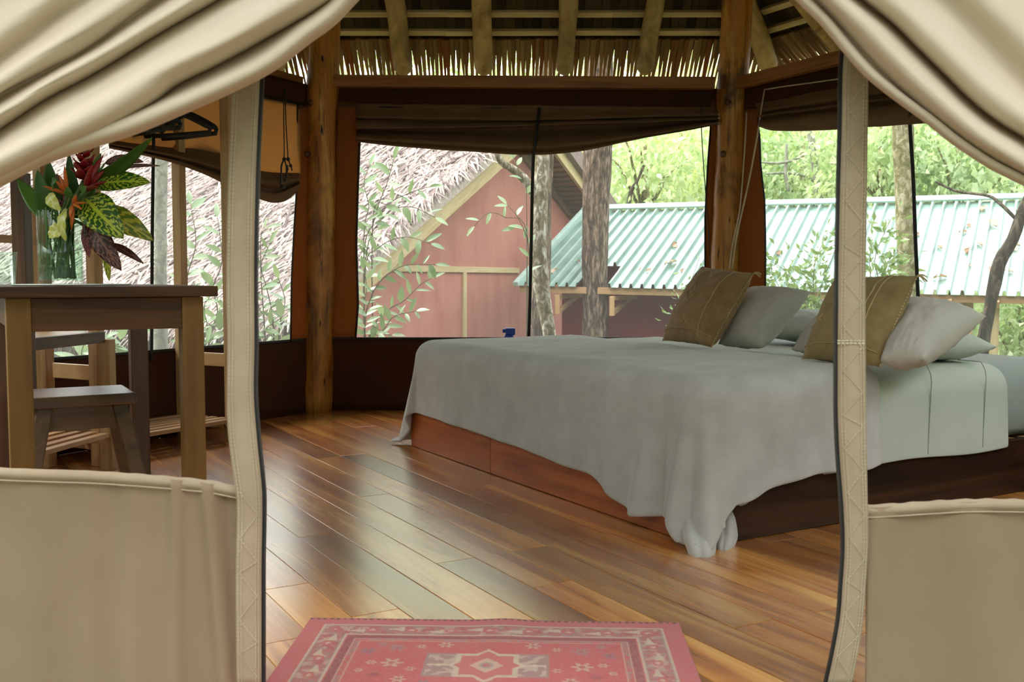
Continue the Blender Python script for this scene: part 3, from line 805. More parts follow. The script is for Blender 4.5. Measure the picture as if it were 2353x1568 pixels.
drape('door_curtain', [(sh(Er, 6, -6), 0.03), (Er, 0.012), (sh(Er, 6, -8), -0.010), (sh(Er, 16, -14), -0.008), (Hr, 0.022), (sh(Hr, 10, -8), -0.004), (sh(Rr3, -14, 10), -0.03), (Rr3, -0.034), (sh(Vr2, -16, 14), -0.012), (Vr2, 0.045), (sh(Vr2, 3, -4), 0.004), (sh(Vr2, 14, -14), -0.03), (Rr4, -0.036), (Vr3, 0.016), (Rr5, -0.02), (Rr6, 0.01), (Rr7, -0.02), (Rr8, 0.02)],
      'cream canvas door curtain gathered up on the right above the pillows', 1.50, 96)

# ------------------------------------------------------------------ rolled window blinds
def blind(label, side, rows, mat, nm='rolled_blind', straps=()):
    mid = rows[0][0][len(rows[0][0]) // 2]
    t = thing(nm, label, 'blind', wl(side, mid[0], mid[1]))
    R3 = [[tuple(wl(side, x, y, o)) for x, y in smooth_line([(x, y, 0) for x, y in pts], 20)[:, :2]] for pts, o in rows]
    def jit(G):
        for i in range(G.shape[0]):
            for j in range(G.shape[1]):
                p = G[i, j]; G[i, j] += np.array(NRM[side]) * (0.006 * mnoise.noise(V((p[0] * 5, p[1] * 5, p[2] * 16))))
                G[i, j, 2] += 0.004 * mnoise.noise(V((p[0] * 6, p[1] * 6, i * 0.4)))
        return G
    loft('canvas_roll', R3, 60, 64, mat, t, 0.003, jit)
    for st, w in straps:
        Q = smooth_line([tuple(wl(side, x, y, o)) for x, y, o in st], 30)
        tube('strap', [tuple(q) for q in Q], w, M['black'], t, 6, flat=0.35)
    return t
blind('wide brown canvas blind rolled up under the beam behind the bed', 'rear', [
    ([(818, 238), (1240, 242), (1650, 246)], 0.012), ([(818, 252), (1240, 256), (1650, 252)], 0.02), ([(818, 266), (1000, 270), (1240, 272), (1650, 262)], 0.055), ([(818, 270), (1000, 275), (1240, 276), (1650, 265)], 0.05),
    ([(818, 272), (1000, 277), (1240, 277), (1650, 266)], 0.01), ([(818, 278), (1000, 287), (1240, 281), (1650, 269)], 0.05), ([(818, 293), (1000, 293), (1240, 287), (1650, 274)], 0.085), ([(818, 297), (1000, 295), (1240, 289), (1650, 275)], 0.075),
    ([(818, 299), (1000, 296), (1240, 291), (1650, 276)], 0.0), ([(818, 304), (1000, 306), (1240, 306), (1450, 297), (1650, 278)], 0.02), ([(818, 310), (1000, 318), (1240, 322), (1450, 306), (1650, 280)], 0.10), ([(818, 316), (1000, 326), (1240, 336), (1450, 313), (1650, 282)], 0.135), ([(818, 319), (1000, 330), (1240, 341), (1450, 316), (1650, 283)], 0.12),
    ([(818, 320), (1000, 331), (1240, 343), (1450, 317), (1650, 284)], 0.085), ([(818, 325), (950, 338), (1100, 348), (1230, 354), (1350, 343), (1450, 322), (1650, 286)], 0.10), ([(818, 325), (950, 338), (1100, 348), (1230, 354), (1350, 343), (1450, 322), (1650, 286)], 0.05), ([(818, 316), (950, 328), (1100, 336), (1230, 340), (1350, 330), (1450, 312), (1650, 281)], 0.02)],
    M['canvasblind'], straps=[([(1240, 248, 0.03), (1237, 270, 0.07), (1233, 300, 0.115), (1228, 340, 0.14), (1226, 356, 0.09), (1223, 440, 0.02), (1220, 600, 0.014), (1215, 776, 0.014)], 0.0095)])
blind('brown canvas blind sagging in a roll across the left window', 'left', [
    ([(250, 322), (410, 340), (455, 330), (525, 357), (600, 392), (688, 398)], 0.02), ([(250, 326), (410, 350), (525, 368), (600, 400), (688, 402)], 0.07), ([(250, 330), (410, 360), (525, 392), (600, 420), (688, 412)], 0.12),
    ([(250, 333), (410, 366), (525, 402), (600, 430), (640, 436), (688, 416)], 0.06), ([(250, 337), (410, 372), (525, 414), (600, 444), (640, 448), (688, 424)], 0.10), ([(250, 340), (410, 377), (525, 426), (600, 458), (640, 466), (670, 452), (688, 432)], 0.05), ([(250, 332), (410, 366), (525, 412), (600, 440), (640, 446), (688, 420)], 0.0)],
    M['canvasblind'], straps=[([(352, 250, 0.01), (353, 340, 0.12), (352, 380, 0.02), (350, 520, 0.014), (349, 690, 0.014), (348, 830, 0.014)], 0.008)])
blind('tan canvas flap glowing with daylight in the left window', 'left', [
    ([(250, 150), (600, 224), (690, 242)], 0.006), ([(250, 200), (600, 280), (690, 300)], 0.02), ([(250, 260), (525, 320), (600, 340), (690, 360)], 0.03), ([(250, 300), (525, 350), (600, 378), (650, 380), (690, 385)], 0.05), ([(250, 322), (525, 362), (600, 396), (650, 402), (690, 400)], 0.02)],
    M['canvastan'], nm='canvas_flap')
blind('brown canvas blind rolled up above the right window', 'right', [
    ([(1735, 238), (1930, 200), (2250, 140)], 0.006), ([(1740, 255), (1930, 225), (2250, 170)], 0.04), ([(1742, 262), (1930, 236), (2250, 188)], 0.012), ([(1744, 266), (1930, 242), (2250, 196)], 0.06), ([(1744, 274), (1930, 252), (2250, 210)], 0.03),
    ([(1745, 280), (1930, 258), (2250, 220)], 0.09), ([(1744, 288), (1800, 285), (1930, 275), (2250, 250)], 0.10), ([(1744, 290), (1785, 301), (1930, 296), (2100, 284), (2250, 272)], 0.05), ([(1744, 286), (1785, 292), (1930, 288), (2100, 276), (2250, 264)], 0.0)],
    M['canvasblind'], straps=[([(2088, 200, 0.02), (2092, 260, 0.11), (2091, 290, 0.03), (2098, 400, 0.014), (2104, 560, 0.014), (2110, 690, 0.014)], 0.0085)])
# ------------------------------------------------------------------ the bed
BF = onz(945, 1025); BW = 2.02; BL = 2.0
def bed(u, v, z=0.0): return BF + E1 * u - E2 * v + Z * z
t = thing('platform_bed', 'low red hardwood platform under the mattress', 'bed', bed(1, 1))
N2 = -E2
j = 0.76                     # where the two foot boards meet
for a, b in ((0.0, j), (j + 0.003, BW)):
    obox('foot_board', bed(0.015, (a + b) / 2, 0.098), N2, E1, Z, (b - a, 0.03, 0.192), M['bedwood'], t, 0.003)
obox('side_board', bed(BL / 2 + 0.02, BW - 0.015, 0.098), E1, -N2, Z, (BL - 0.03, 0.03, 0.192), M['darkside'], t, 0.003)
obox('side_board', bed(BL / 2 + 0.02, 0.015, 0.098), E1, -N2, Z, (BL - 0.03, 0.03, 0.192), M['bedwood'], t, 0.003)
obox('head_board', bed(BL - 0.0, BW / 2, 0.098), N2, E1, Z, (BW, 0.03, 0.192), M['bedwood'], t, 0.003)
for k in range(14):
    obox('slat', bed(0.1 + k * 0.138, BW / 2, 0.181), N2, E1, Z, (BW - 0.066, 0.09, 0.02), M['rawwood'], t, 0.002)

def rounded(s, r, flare=0.0):
    if s <= 0: return 0.0, 0.0
    q = r * math.pi / 2
    if s < q: return r * math.sin(s / r), r * (1 - math.cos(s / r))
    return r + flare * (s - q), r + (s - q)
# mattress in its fitted sheet
t = thing('mattress', 'thick mattress in a grey fitted sheet on the red hardwood platform', 'mattress', bed(1, 1, 0.2))
def matt(nu=60, nv=60, z0=0.203, z1=0.460, r=0.092):
    rings = []
    hu, hv = (BL - 0.03) / 2, (BW - 0.03) / 2
    prof = [(0.0, 1.0), (0.4, 1.0), (0.75, 1.0)]
    P = []
    per = []
    n = 40
    for side in range(4):
        for k in range(n):
            f = -1 + 2 * k / n
            per.append({0: (f, -1), 1: (1, f), 2: (-f, 1), 3: (-1, -f)}[side])
    lv = [(z0, 0.03), (z0 + 0.03, 0.004), (z0 + 0.1, 0.0), (z1 - r, 0.0)] + [(z1 - r + r * math.sin(a), r * (1 - math.cos(a))) for a in (0.4, 0.8, 1.2, 1.5708)] + [(z1 + 0.002, r + 0.12), (z1 + 0.004, 0.6), (z1 + 0.004, 0.98)]
    for z, ins in lv:
        for a, b in per:
            l = 0.06
            x = a * (hu - ins) if abs(a) < 1 else a * (hu - ins); y = b * (hv - ins)
            w = 0.005 * math.sin((x * 0.7 + z * 1.3) * 42) * (1 if 0.25 < z < 0.44 else 0) + 0.004 * mnoise.noise(V((x * 6, y * 6, z * 9)))
            P.append(bed(BL / 2 + x + (w if abs(a) == 1 else 0), BW / 2 + y + (w if abs(b) == 1 else 0), z))
    m = len(per); fs = grid_faces(len(lv), m, True); fs.append(tuple(reversed(range(m)))); fs.append(tuple(range((len(lv) - 1) * m, len(lv) * m)))
    return P, fs
vs, fs = matt(); mk('fitted_cover', vs, fs, M['fitted'], t, True)

def cloth_over_bed(name, parent, mat, u0f, u1, snear, sfar, sfoot, ztop, r, thick, na, nb, foot=True, wr=0.004, ripple=0.0, seed=0):
    """cloth laid on the bed; a runs head-to-foot, b across; overhangs bend over the edge and hang"""
    P = []; q = r * math.pi / 2
    bs = list(np.linspace(-sfar, 0, nb[0], endpoint=False)) + list(np.linspace(0, 1, nb[1], endpoint=False)) + list(np.linspace(1, 1 + 1, nb[2]))
    rows = len(bs)
    for j, bb in enumerate(bs):
        if bb < 0: b = -1; sb = -bb; vv = r; sg = -1
        elif bb <= 1: sb = 0; vv = r + (BW - 2 * r) * bb; sg = 0
        else: sg = 1; vv = BW - r
        vfrac = min(max(bb, 0), 1)
        for i in range(na[0] + na[1]):
            if i < na[0]:
                f = 1 - i / na[0]; sa = f * (sfoot(vfrac) if foot else 0.0); a = r
                if not foot: a = u0f(vfrac) + 0.0; sa = 0
            else:
                f = (i - na[0]) / (na[1] - 1); sa = 0; lo = r if foot else u0f(vfrac)
                a = lo + (u1(vfrac) - lo) * f
            if sg == 1: sb = (bb - 1) * snear(a)
            if bb < 0: sb = -bb
            s = math.hypot(sa, sb)
            if sa > 0 and sb > 0:
                s = max(sa, sb) + 0.40 * min(sa, sb)
            ph = math.atan2(sb, sa) if s > 0 else 0
            out, down = rounded(s, r, 0.05)
            hang = max(0.0, down - r)
            if ripple and sg < 0: out += hang * 0.10
            if sa > 0 and sb > 0:
                k = math.sin(2 * ph)
                out += hang * (0.09 * math.sin(7 * ph + seed) + 0.0) * k
            tt = vv * 9 if sb == 0 else (a * 8 + 3)
            out += ripple * hang * (math.sin(tt * 1.7 + 1.0) * 0.6 + math.sin(tt * 3.1 + 2) * 0.4 + 0.6) * (0.35 + (vfrac ** 6) * 1.5)
            if ripple and sa > 0 and sb == 0:
                out += hang * (0.13 * math.exp(-((vv - (BW - r - .035)) / .022) ** 2) - 0.03 * math.exp(-((vv - (BW - r - .085)) / .03) ** 2) + 0.11 * math.exp(-((vv - (BW - r - .15)) / .035) ** 2) + 0.08 * math.exp(-((vv - (BW - r - .30)) / .05) ** 2))
            z = ztop - down
            du, dv = (math.cos(ph) * out, math.sin(ph) * out) if s > 0 else (0, 0)
            x, y = a - du, vv + sg * dv
            w = mnoise.noise(V((x * 5, y * 5, seed))) * wr + mnoise.noise(V((x * 2 + 4, y * 9, seed + 5))) * wr * 0.8
            if s > 0: w *= max(0, 1 - down * 4)
            z += w
            if z < 0.014:
                ex = 0.014 - z; z = 0.014 + 0.02 * abs(math.sin(ph * 7)) * min(1, ex * 20)
                x -= math.cos(ph) * ex * 0.25 if s > 0 else 0; y += sg * math.sin(ph) * ex * 0.25
            P.append(bed(x, y, z))
    nc = na[0] + na[1]
    o = mk(name, P, grid_faces(rows, nc), mat, parent, True)
    s = o.modifiers.new('thickness', 'SOLIDIFY'); s.thickness = thick; s.offset = 0
    sb_ = o.modifiers.new('soften', 'SUBSURF'); sb_.levels = 1; sb_.render_levels = 1
    return o
def sm(x, pts):
    xs, ys = zip(*pts); return float(np.interp(x, xs, ys))
RB = 0.08
def s_of(zh, ztop, r): return r * math.pi / 2 + ztop - r - zh
t = thing('top_sheet', 'pale sage green sheet hanging over the near side of the bed', 'sheet', bed(0.9, 1.5, 0.47))
cloth_over_bed('cloth', t, M['sheet'], lambda v: 0.48, lambda v: 1.36 + 0.05 * v, lambda a: s_of(0.172 + 0.006 * math.sin(a * 9), 0.470, 0.098), 0.10, lambda v: 0.3, 0.470, 0.098, 0.004, (2, 40), (6, 40, 22), foot=False, wr=0.004, seed=3)
for uu in (0.97, 1.26):
    Q = [bed(uu + 0.03 * (1 - k / 14), BW - 0.12 - 0.0 + 0.12 * math.sin(min(k / 5, 1) * 1.57) + 0.011 * (k / 14), 0.482 - 0.295 * max(0, (k - 3) / 11)) for k in range(15)]
    tube('seam', Q, 0.0017, M['fitted'], t, 6)
t = thing('fleece_blanket', 'soft grey fleece blanket draped over the foot of the bed to the floor', 'blanket', bed(0.4, 1, 0.48))
zt = 0.490
cloth_over_bed('fleece', t, M['fleece'], None, lambda v: 0.84 - 0.10 * v, lambda a: s_of(min(0.172, 0.115 + 0.13 * a), zt, RB), 0.46,
               lambda v: s_of(sm(v, [(0, 0.165), (0.12, 0.16), (0.45, 0.145), (0.63, 0.13), (0.75, 0.12), (0.82, 0.095), (0.87, 0.065), (0.91, 0.05), (0.95, 0.055), (1, 0.075)]), zt, RB), zt, RB, 0.012, (26, 40), (16, 110, 26), ripple=0.06, wr=0.005, seed=1.2)
# folded corner tails resting on the floor
def tail(rows, bulge=0.008):
    RR = []
    for xl, xr, y, d in rows:
        w = xr - xl
        RR.append([tuple(at(x, y + dy, d + e)) for x, dy, e in ((xl + 6, -2, .06), (xl, 0, .03), (xl + w * .2, 1, -bulge), (xl + w * .45, 2, .004 - bulge), (xl + w * .7, 1, -bulge * 1.2), (xr, 0, .02), (xr - 5, -2, .06))])
    loft('corner_tail', RR, 30, 28, M['fleece'], t, 0.010)
tail([(1566, 1650, 1188, 2.84), (1570, 1646, 1214, 2.80), (1574, 1643, 1240, 2.765), (1582, 1641, 1262, 2.745), (1588, 1638, 1280, 2.735), (1590, 1636, 1288, 2.745), (1594, 1632, 1284, 2.775)])
tail([(1656, 1678, 1160, 2.90), (1650, 1684, 1185, 2.875), (1645, 1689, 1210, 2.855), (1643, 1691, 1235, 2.84), (1646, 1683, 1256, 2.82), (1654, 1670, 1270, 2.81), (1657, 1666, 1273, 2.82)], 0.012)
tail([(1690, 1716, 1128, 2.93), (1680, 1721, 1142, 2.915), (1675, 1719, 1154, 2.91), (1673, 1700, 1164, 2.91)], 0.008)
obox('care_tag', at(1661, 1203, 2.80), E1, E2, Z, (0.018, 0.003, 0.026), M['white'], t, 0.0008)

# ---- pillows
def pillow(name, label, cat, c, T, mat, group=None, pinch=0.06, wr=0.006, seed=0, n=34, ear=0.02, band=None):
    TL, TR, BR, BL_ = [V(p) for p in c]
    ctr = (TL + TR + BR + BL_) / 4
    t = thing(name, label, cat, (BR + BL_) / 2, group=group)
    nx = ((TR + BR) - (TL + BL_)).normalized(); ny = ((TL + TR) - (BL_ + BR)).normalized(); nn = nx.cross(ny).normalized()
    def ev(u, v, side, k=1.0):
        a, b = 2 * u - 1, 2 * v - 1
        uu = u + (0.5 - u) * pinch * (1 - b * b) * 2 * 0.5; vv = v + (0.5 - v) * pinch * (1 - a * a)
        p = TL.lerp(TR, uu).lerp(BL_.lerp(BR, uu), 1 - vv)
        pr = max(0.0, (1 - abs(a) ** 2.6) * (1 - abs(b) ** 2.6)) ** 0.55
        w = wr * (mnoise.noise(V((u * 5, v * 5, seed))) + 0.7 * mnoise.noise(V((u * 11 + v * 3, v * 9, seed + 9))))
        edge = 1 - max(abs(a), abs(b))
        w2 = wr * 0.9 * mnoise.noise(V((a * 9, b * 9, seed + 3))) * (1 if edge < 0.25 else 0.2)
        q = p + nn * (side * (T / 2 * pr * k) + (w * pr * side + w2))
        q.z -= 0.0
        return q
    P, fs = [], []
    for side in (1, -1):
        o = len(P)
        for i in range(n):
            for j in range(n): P.append(ev(j / (n - 1), i / (n - 1), side))
        g = grid_faces(n, n)
        fs += [tuple(x + o for x in (f if side == 1 else reversed(f))) for f in g]
    o = mk('cover', P, fs, mat, t, True)
    bm = bmesh.new(); bm.from_mesh(o.data); bmesh.ops.remove_doubles(bm, verts=bm.verts, dist=0.0004); bm.to_mesh(o.data); bm.free()
    return t, ev, nn
ZS = 0.500
c1 = [at(1614, 612, onz(1524, 786, ZS).y + .12), at(1733, 627, onz(1634, 797, ZS).y + .12), onz(1634, 799, ZS), onz(1521, 784, ZS)]
t, ev, nn = pillow('throw_cushion', 'small brown linen cushion with embroidered crosses, standing under the right post', 'cushion', c1, 0.16, M['cushion'], seed=1)
def stroke(parent, ev, pts, w=0.0035, n=8, name='embroidery'):
    Q = []
    for (a, b), (c, d) in zip(pts[:-1], pts[1:]):
        for k in range(n): Q.append(ev(a + (c - a) * k / n, b + (d - b) * k / n, 1, 1.0) + nn * 0.002)
    Q.append(ev(pts[-1][0], pts[-1][1], 1) + nn * 0.002)
    return tubev(Q, w, 5, flat=0.5)
def deco(t, ev, nn_, cross, dia, lines):
    global nn
    nn = nn_
    parts = []
    for (x, y, s) in cross:
        parts.append(stroke(t, ev, [(x - s, y - s), (x + s, y + s)], 0.0028)); parts.append(stroke(t, ev, [(x - s, y + s), (x + s, y - s)], 0.0028))
    for (x, y, s) in dia:
        for ox, oy in ((-s, 0), (s, 0), (0, s), (0, -s)):
            parts.append(stroke(t, ev, [(x + ox - s, y + oy), (x + ox, y + oy + s), (x + ox + s, y + oy), (x + ox, y + oy - s), (x + ox - s, y + oy)], 0.0022, 5))
        for dx, dy in ((-1, 0), (1, 0), (0, 1), (0, -1)):
            parts.append(stroke(t, ev, [(x + dx * 2 * s - dy * s * .6, y + dy * 2 * s + dx * s * .6), (x + dx * 2.8 * s, y + dy * 2.8 * s), (x + dx * 2 * s + dy * s * .6, y + dy * 2 * s - dx * s * .6)], 0.0018, 4))
    for ln in lines: parts.append(stroke(t, ev, ln, 0.0024, 26))
    vs, fs = join(parts); mk('embroidery', vs, fs, M['embroid'], t, False)
deco(t, ev, nn, [(0.52, 0.84, .045), (0.52, 0.20, .045)], [(0.40, 0.54, .055)], [[(0.80, 0.04), (0.80, 0.96)], [(0.03, 0.10), (0.97, 0.10)]])
def welt(t, ev, col='embroid'):
    Q = [ev(1.0, k / 30, 1) for k in range(31)]
    P = []
    for k in range(30):
        P.append(tubev([Q[k].lerp(Q[k + 1], .1), Q[k].lerp(Q[k + 1], .75)], 0.0028, 5))
    vs, fs = join(P); mk('edge_stitching', vs, fs, M[col], t)
    e = ev(1.0, 1.0, 1); P = []
    for k in range(7):
        d = V((0.02 + R.uniform(0, .012), R.uniform(-.01, .01), -0.004 - R.uniform(0, .02)))
        P.append(tubev([e, e + d * 0.5 + Z * 0.004, e + d], [0.003, 0.0025, 0.0012], 5))
    vs, fs = join(P); mk('tassel', vs, fs, M['embroid'], t)
welt(t, ev)
c2 = [at(1918, 642, onz(1845, 824, ZS).y + .12), at(2110, 632, onz(2022, 842, ZS).y + .14), onz(2022, 844, ZS), onz(1842, 826, ZS)]
t, ev, nn = pillow('throw_cushion', 'larger olive ochre linen cushion standing in front of the folded grey pillow', 'cushion', c2, 0.15, M['cushion2'], seed=4)
deco(t, ev, nn, [(0.5, 0.86, .04), (0.2, 0.36, .04)], [(0.4, 0.56, .05)], [[(0.74, 0.04), (0.74, 0.96)], [(0.80, 0.04), (0.80, 0.96)], [(0.03, 0.10), (0.97, 0.10)]])
welt(t, ev)
y1 = onz(1700, 793, ZS).y
pillow('bed_pillow', 'grey pillow leaning behind the small brown cushion', 'pillow', [at(1716, 662, y1 + .24), at(1866, 670, y1 + .06), onz(1752, 798, ZS), onz(1650, 792, ZS)], 0.15, M['pillow'], seed=6, pinch=0.03)
pillow('bed_pillow', 'pale pillow lying flat at the far head of the bed', 'pillow', [bed(1.83, 0.62, 0.555), bed(1.78, 1.16, 0.555), bed(1.42, 1.12, 0.555), bed(1.46, 0.58, 0.555)], 0.15, M['sheet'], seed=8, pinch=0.03)
y2 = onz(2036, 838, ZS).y
pillow('bed_pillow', 'large grey pillow slumped over behind the olive ochre cushion', 'pillow', [at(2062, 690, y2 + .34), at(2268, 728, y2 + .20), onz(2122, 826, ZS + .03), onz(2022, 830, ZS + .02)], 0.16, M['pillow'], seed=11, pinch=0.02, wr=0.007)
pillow('bed_pillow', 'flat sage pillow squashed at the right end of the bed', 'pillow', [bed(1.50, 1.50, 0.545), bed(1.38, 2.00, 0.53), bed(1.10, 1.92, 0.53), bed(1.22, 1.46, 0.545)], 0.13, M['sheet'], seed=13, pinch=0.03)
pillow('bed_pillow', 'grey pillow whose corner shows left of the olive ochre cushion', 'pillow', [at(1880, 728, onz(1826, 804, ZS).y + .3), at(2010, 716, onz(1990, 815, ZS).y + .3), onz(1990, 820, ZS), onz(1818, 804, ZS)], 0.12, M['pillow'], seed=15, pinch=0.02)

# ------------------------------------------------------------------ table, stool, rack
ZT = 0.7545
D0 = 2.6
FR = V(((438 - CX) / F * D0, D0, 0)); LX, LY, LG = 0.405, 0.80, 0.054
t = thing('desk_table', 'dark topped wooden table with pale square legs, carrying the vase', 'table', FR - E1 * (LX / 2) + E2 * (LY / 2))
mid = FR - E1 * (LX / 2) + E2 * (LY / 2)
for i in range(3):
    w = (LY + 0.12) / 3
    obox('top_board', mid + E2 * ((i - 1) * w) + Z * (ZT - 0.0135), E1, E2, Z, (LX + 0.115, w - 0.001, 0.027), M['tabledark'], t, 0.003)
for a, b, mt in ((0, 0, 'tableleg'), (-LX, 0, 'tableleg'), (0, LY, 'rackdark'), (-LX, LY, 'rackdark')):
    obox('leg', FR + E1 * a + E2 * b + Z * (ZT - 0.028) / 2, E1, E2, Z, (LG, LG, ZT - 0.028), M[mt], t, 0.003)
for b in (-0.012, LY + 0.012):
    obox('apron', FR - E1 * (LX / 2) + E2 * b + Z * (ZT - 0.028 - 0.041), E1, E2, Z, (LX - LG, 0.022, 0.08), M['tabledark'], t, 0.002)
for a in (0.0, -LX):
    obox('apron', FR + E1 * a + E2 * (LY / 2) + Z * (ZT - 0.028 - 0.041), E2, -E1, Z, (LY - LG, 0.022, 0.08), M['tabledark'], t, 0.002)

ZSo = 0.43
sc_ = (onz(315, 905, ZSo) + onz(60, 918, ZSo) + onz(45, 893, ZSo) + onz(290, 883, ZSo)) / 4
sc_.z = 0
t = thing('low_stool', 'small wooden stool with splayed legs tucked under the table', 'stool', sc_)
SX, SY = 0.295, 0.27
obox('seat', sc_ + Z * (ZSo - 0.017), E1, E2, Z, (SX, SY, 0.034), M['stool'], t, 0.006)
for a in (-1, 1):
    for b in (-1, 1):
        top = sc_ + E1 * (a * (SX / 2 - 0.045)) + E2 * (b * (SY / 2 - 0.04)) + Z * (ZSo - 0.034)
        bot = sc_ + E1 * (a * (SX / 2 + 0.035)) + E2 * (b * (SY / 2 + 0.02)) + Z * 0.0
        bot += (bot - top).normalized() * -0.008
        board('leg', top, bot, E2, 0.042, 0.036, M['stoolleg'], t, 0.004)
for b in (-1, 1):
    obox('rail', sc_ + E2 * (b * (SY / 2 - 0.038)) + Z * (ZSo - 0.034 - 0.036), E1, E2, Z, (SX - 0.10, 0.018, 0.07), M['stool'], t, 0.002)
for a in (-1, 1):
    obox('rail', sc_ + E1 * (a * (SX / 2 - 0.040)) + Z * (ZSo - 0.034 - 0.036), E2, -E1, Z, (SY - 0.11, 0.018, 0.07), M['stool'], t, 0.002)

# clothes rack by the left window: four posts, slatted shelf, end rails, hanging rod
RA = V(((529 - CX) / F * 4.72, 4.72, 0)); RD = -E1 * 1.0
DW = V((-0.5, -0.8660254, 0))         # along the left wall towards the entrance
IN = V((-0.8660254, 0.5, 0))          # towards the left wall
RL, RW = 0.74, 0.33
def rk(s, w, z): return RA + DW * s + IN * w + Z * z
t = thing('clothes_rack', 'open wooden clothes rack with a slatted shelf along the left window', 'rack', rk(RL / 2, RW / 2, 0))
for s in (0, RL):
    for w in (0, RW):
        obox('post', rk(s, w, 0.84), DW, IN, Z, (0.040, 0.055, 1.68), M['rack'], t, 0.003)
    obox('end_rail', rk(s, RW / 2, 0.385), IN, -DW, Z, (RW - 0.055, 0.022, 0.062), M['rackslat'], t, 0.002)
    obox('end_rail', rk(s, RW / 2, 1.645), IN, -DW, Z, (RW - 0.055, 0.022, 0.05), M['rackslat'], t, 0.002)
for k in range(6):
    obox('slat', rk(RL / 2, 0.005 + k * (RW - 0.01) / 5, 0.098), DW, IN, Z, (RL - 0.045 if k in (0, 5) else RL + 0.03, 0.040, 0.018), M['rackslat'], t, 0.002)
for s in (0.02, RL - 0.02):
    obox('cross_bearer', rk(s, RW / 2, 0.075), IN, -DW, Z, (RW - 0.06, 0.03, 0.028), M['rackslat'], t, 0.002)
tube('hanging_rod', [rk(-0.0, RW / 2, 1.60), rk(RL, RW / 2, 1.60)], 0.012, M['black'], t, 10)
# black hangers on the rod
def hanger(loc, yaw, label):
    h = thing('clothes_hanger', label, 'hanger', loc, group='black hangers on the clothes rack')
    h.rotation_euler = (0, 0, yaw)
    W = 0.20
    pts = [(0, 0, -.055)] + [(x * W, 0, -.055 - 0.085 * abs(x) ** 1.25) for x in (.12, .3, .5, .7, .88, 1.0)]
    def part(name, pts, r, seg=8, flat=1.0):
        vs, fs = tubev(pts, r, seg, flat=flat); me = bpy.data.meshes.new(name); me.from_pydata([tuple(v) for v in vs], [], fs)
        me.polygons.foreach_set('use_smooth', [True] * len(me.polygons)); return link(name, me, h, M['black'])
    sh_ = [(-x, y, z) for x, y, z in reversed(pts[1:])] + pts
    part('shoulder_bar', sh_, [0.012] + [0.020] * (len(sh_) - 2) + [0.012], 8, 0.7)
    part('trouser_bar', [(-W, 0, -.14), (-W * .98, 0, -.162), (0, 0, -.166), (W * .98, 0, -.162), (W, 0, -.14)], 0.0105)
    hk = [(0, 0, -.055), (0, 0, -.02)] + [(0.014 * math.sin(a) - 0.0, 0, 0.0 + 0.0145 * math.cos(a) * 1.0) for a in (math.pi * .9, math.pi * .5, .3, -.5, -1.4)]
    part('hook', hk, 0.0022, 6)
    return h
ya = math.atan2(IN.y, IN.x)
h0 = hanger(rk(0.10, RW / 2, 1.6) - Z * 0.0, ya, 'black clothes hanger at the end of the rack nearest the left post')
for s, dy, lb in ((0.17, 0.18, 'black clothes hanger second from the window end of the rack'), (0.30, -0.22, 'black clothes hanger third along the rack rod'), (0.42, 0.1, 'black clothes hanger half hidden by the door curtain'), (0.36, 0.3, 'black clothes hanger crossing the third one on the rack rod')):
    copy_tree(h0, rk(s, RW / 2, 1.6), (0, 0, ya + dy), lb)

# low shelf unit left of the rack
q0 = V(((56 - CX) / F * 3.50, 3.50, 0)); q1 = V(((243 - CX) / F * 4.0, 4.0, 0))
dq = (q1 - q0).normalized(); pq = V((-dq.y, dq.x, 0)); LQ = (q1 - q0).length; WQ = 0.28
t = thing('shelf_unit', 'brown wooden shelf unit standing behind the vase table', 'shelf', q0 + dq * (LQ / 2) + pq * (WQ / 2))
def qs(s, w, z): return q0 + dq * s + pq * w + Z * z
for s, w, h in ((0, 0, 1.14), (LQ, 0, 0.53), (0, WQ, 1.14), (LQ, WQ, 1.14)):
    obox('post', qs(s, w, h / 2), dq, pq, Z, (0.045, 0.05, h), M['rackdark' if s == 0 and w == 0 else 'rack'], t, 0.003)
obox('shelf_board', qs(LQ / 2, WQ / 2, 0.552), dq, pq, Z, (LQ - 0.05, WQ - 0.05, 0.02), M['rackslat'], t, 0.002)
obox('front_rail', qs(LQ / 2, 0, 0.54), dq, pq, Z, (LQ - 0.05, 0.02, 0.045), M['stool'], t, 0.002)
obox('back_rail', qs(LQ / 2, WQ, 0.925), dq, pq, Z, (LQ - 0.05, 0.02, 0.03), M['rackslat'], t, 0.002)
for k in range(5):
    obox('slat', qs(LQ / 2, k * WQ / 4, 0.145), dq, pq, Z, (LQ - 0.055 if k in (0, 4) else LQ, 0.036, 0.018), M['rackslat'], t, 0.002)
for s in (0.0, LQ):
    obox('end_rail', qs(s, WQ / 2, 0.12), pq, -dq, Z, (WQ - 0.05, 0.02, 0.028), M['rackslat'], t, 0.002)

# ------------------------------------------------------------------ on the table
def lathe(name, c, prof, mat, parent, seg=40, sq=2.0):
    P, fs = [], []
    for r, z in prof:
        for k in range(seg):
            a = 2 * math.pi * k / seg; P.append(V(c) + V((math.cos(a) * r, math.sin(a) * r, z)))
    fs = grid_faces(len(prof), seg, True)
    return mk(name, P, fs, mat, parent, True)
DV = 2.72
VC = V(((143 - CX) / F * DV, DV, ZT + 0.004))
px2 = DV / F
t = thing('placemat', 'round white placemat lying under the vase on the table', 'placemat', VC - Z * 0.004 + X * 0.03)
pm = VC + X * 0.030 - Z * 0.004
lathe('mat', pm, [(0.0, 0.0005), (0.145, 0.0005), (0.152, 0.002), (0.152, 0.0035), (0.148, 0.0042), (0.0, 0.0042)], M['white'], t, 48)
rv = 0.0575
hv = 0.196
t = thing('flower_vase', 'clear glass cylinder vase half full of water, holding tropical flowers', 'vase', VC + Z * 0.0005)
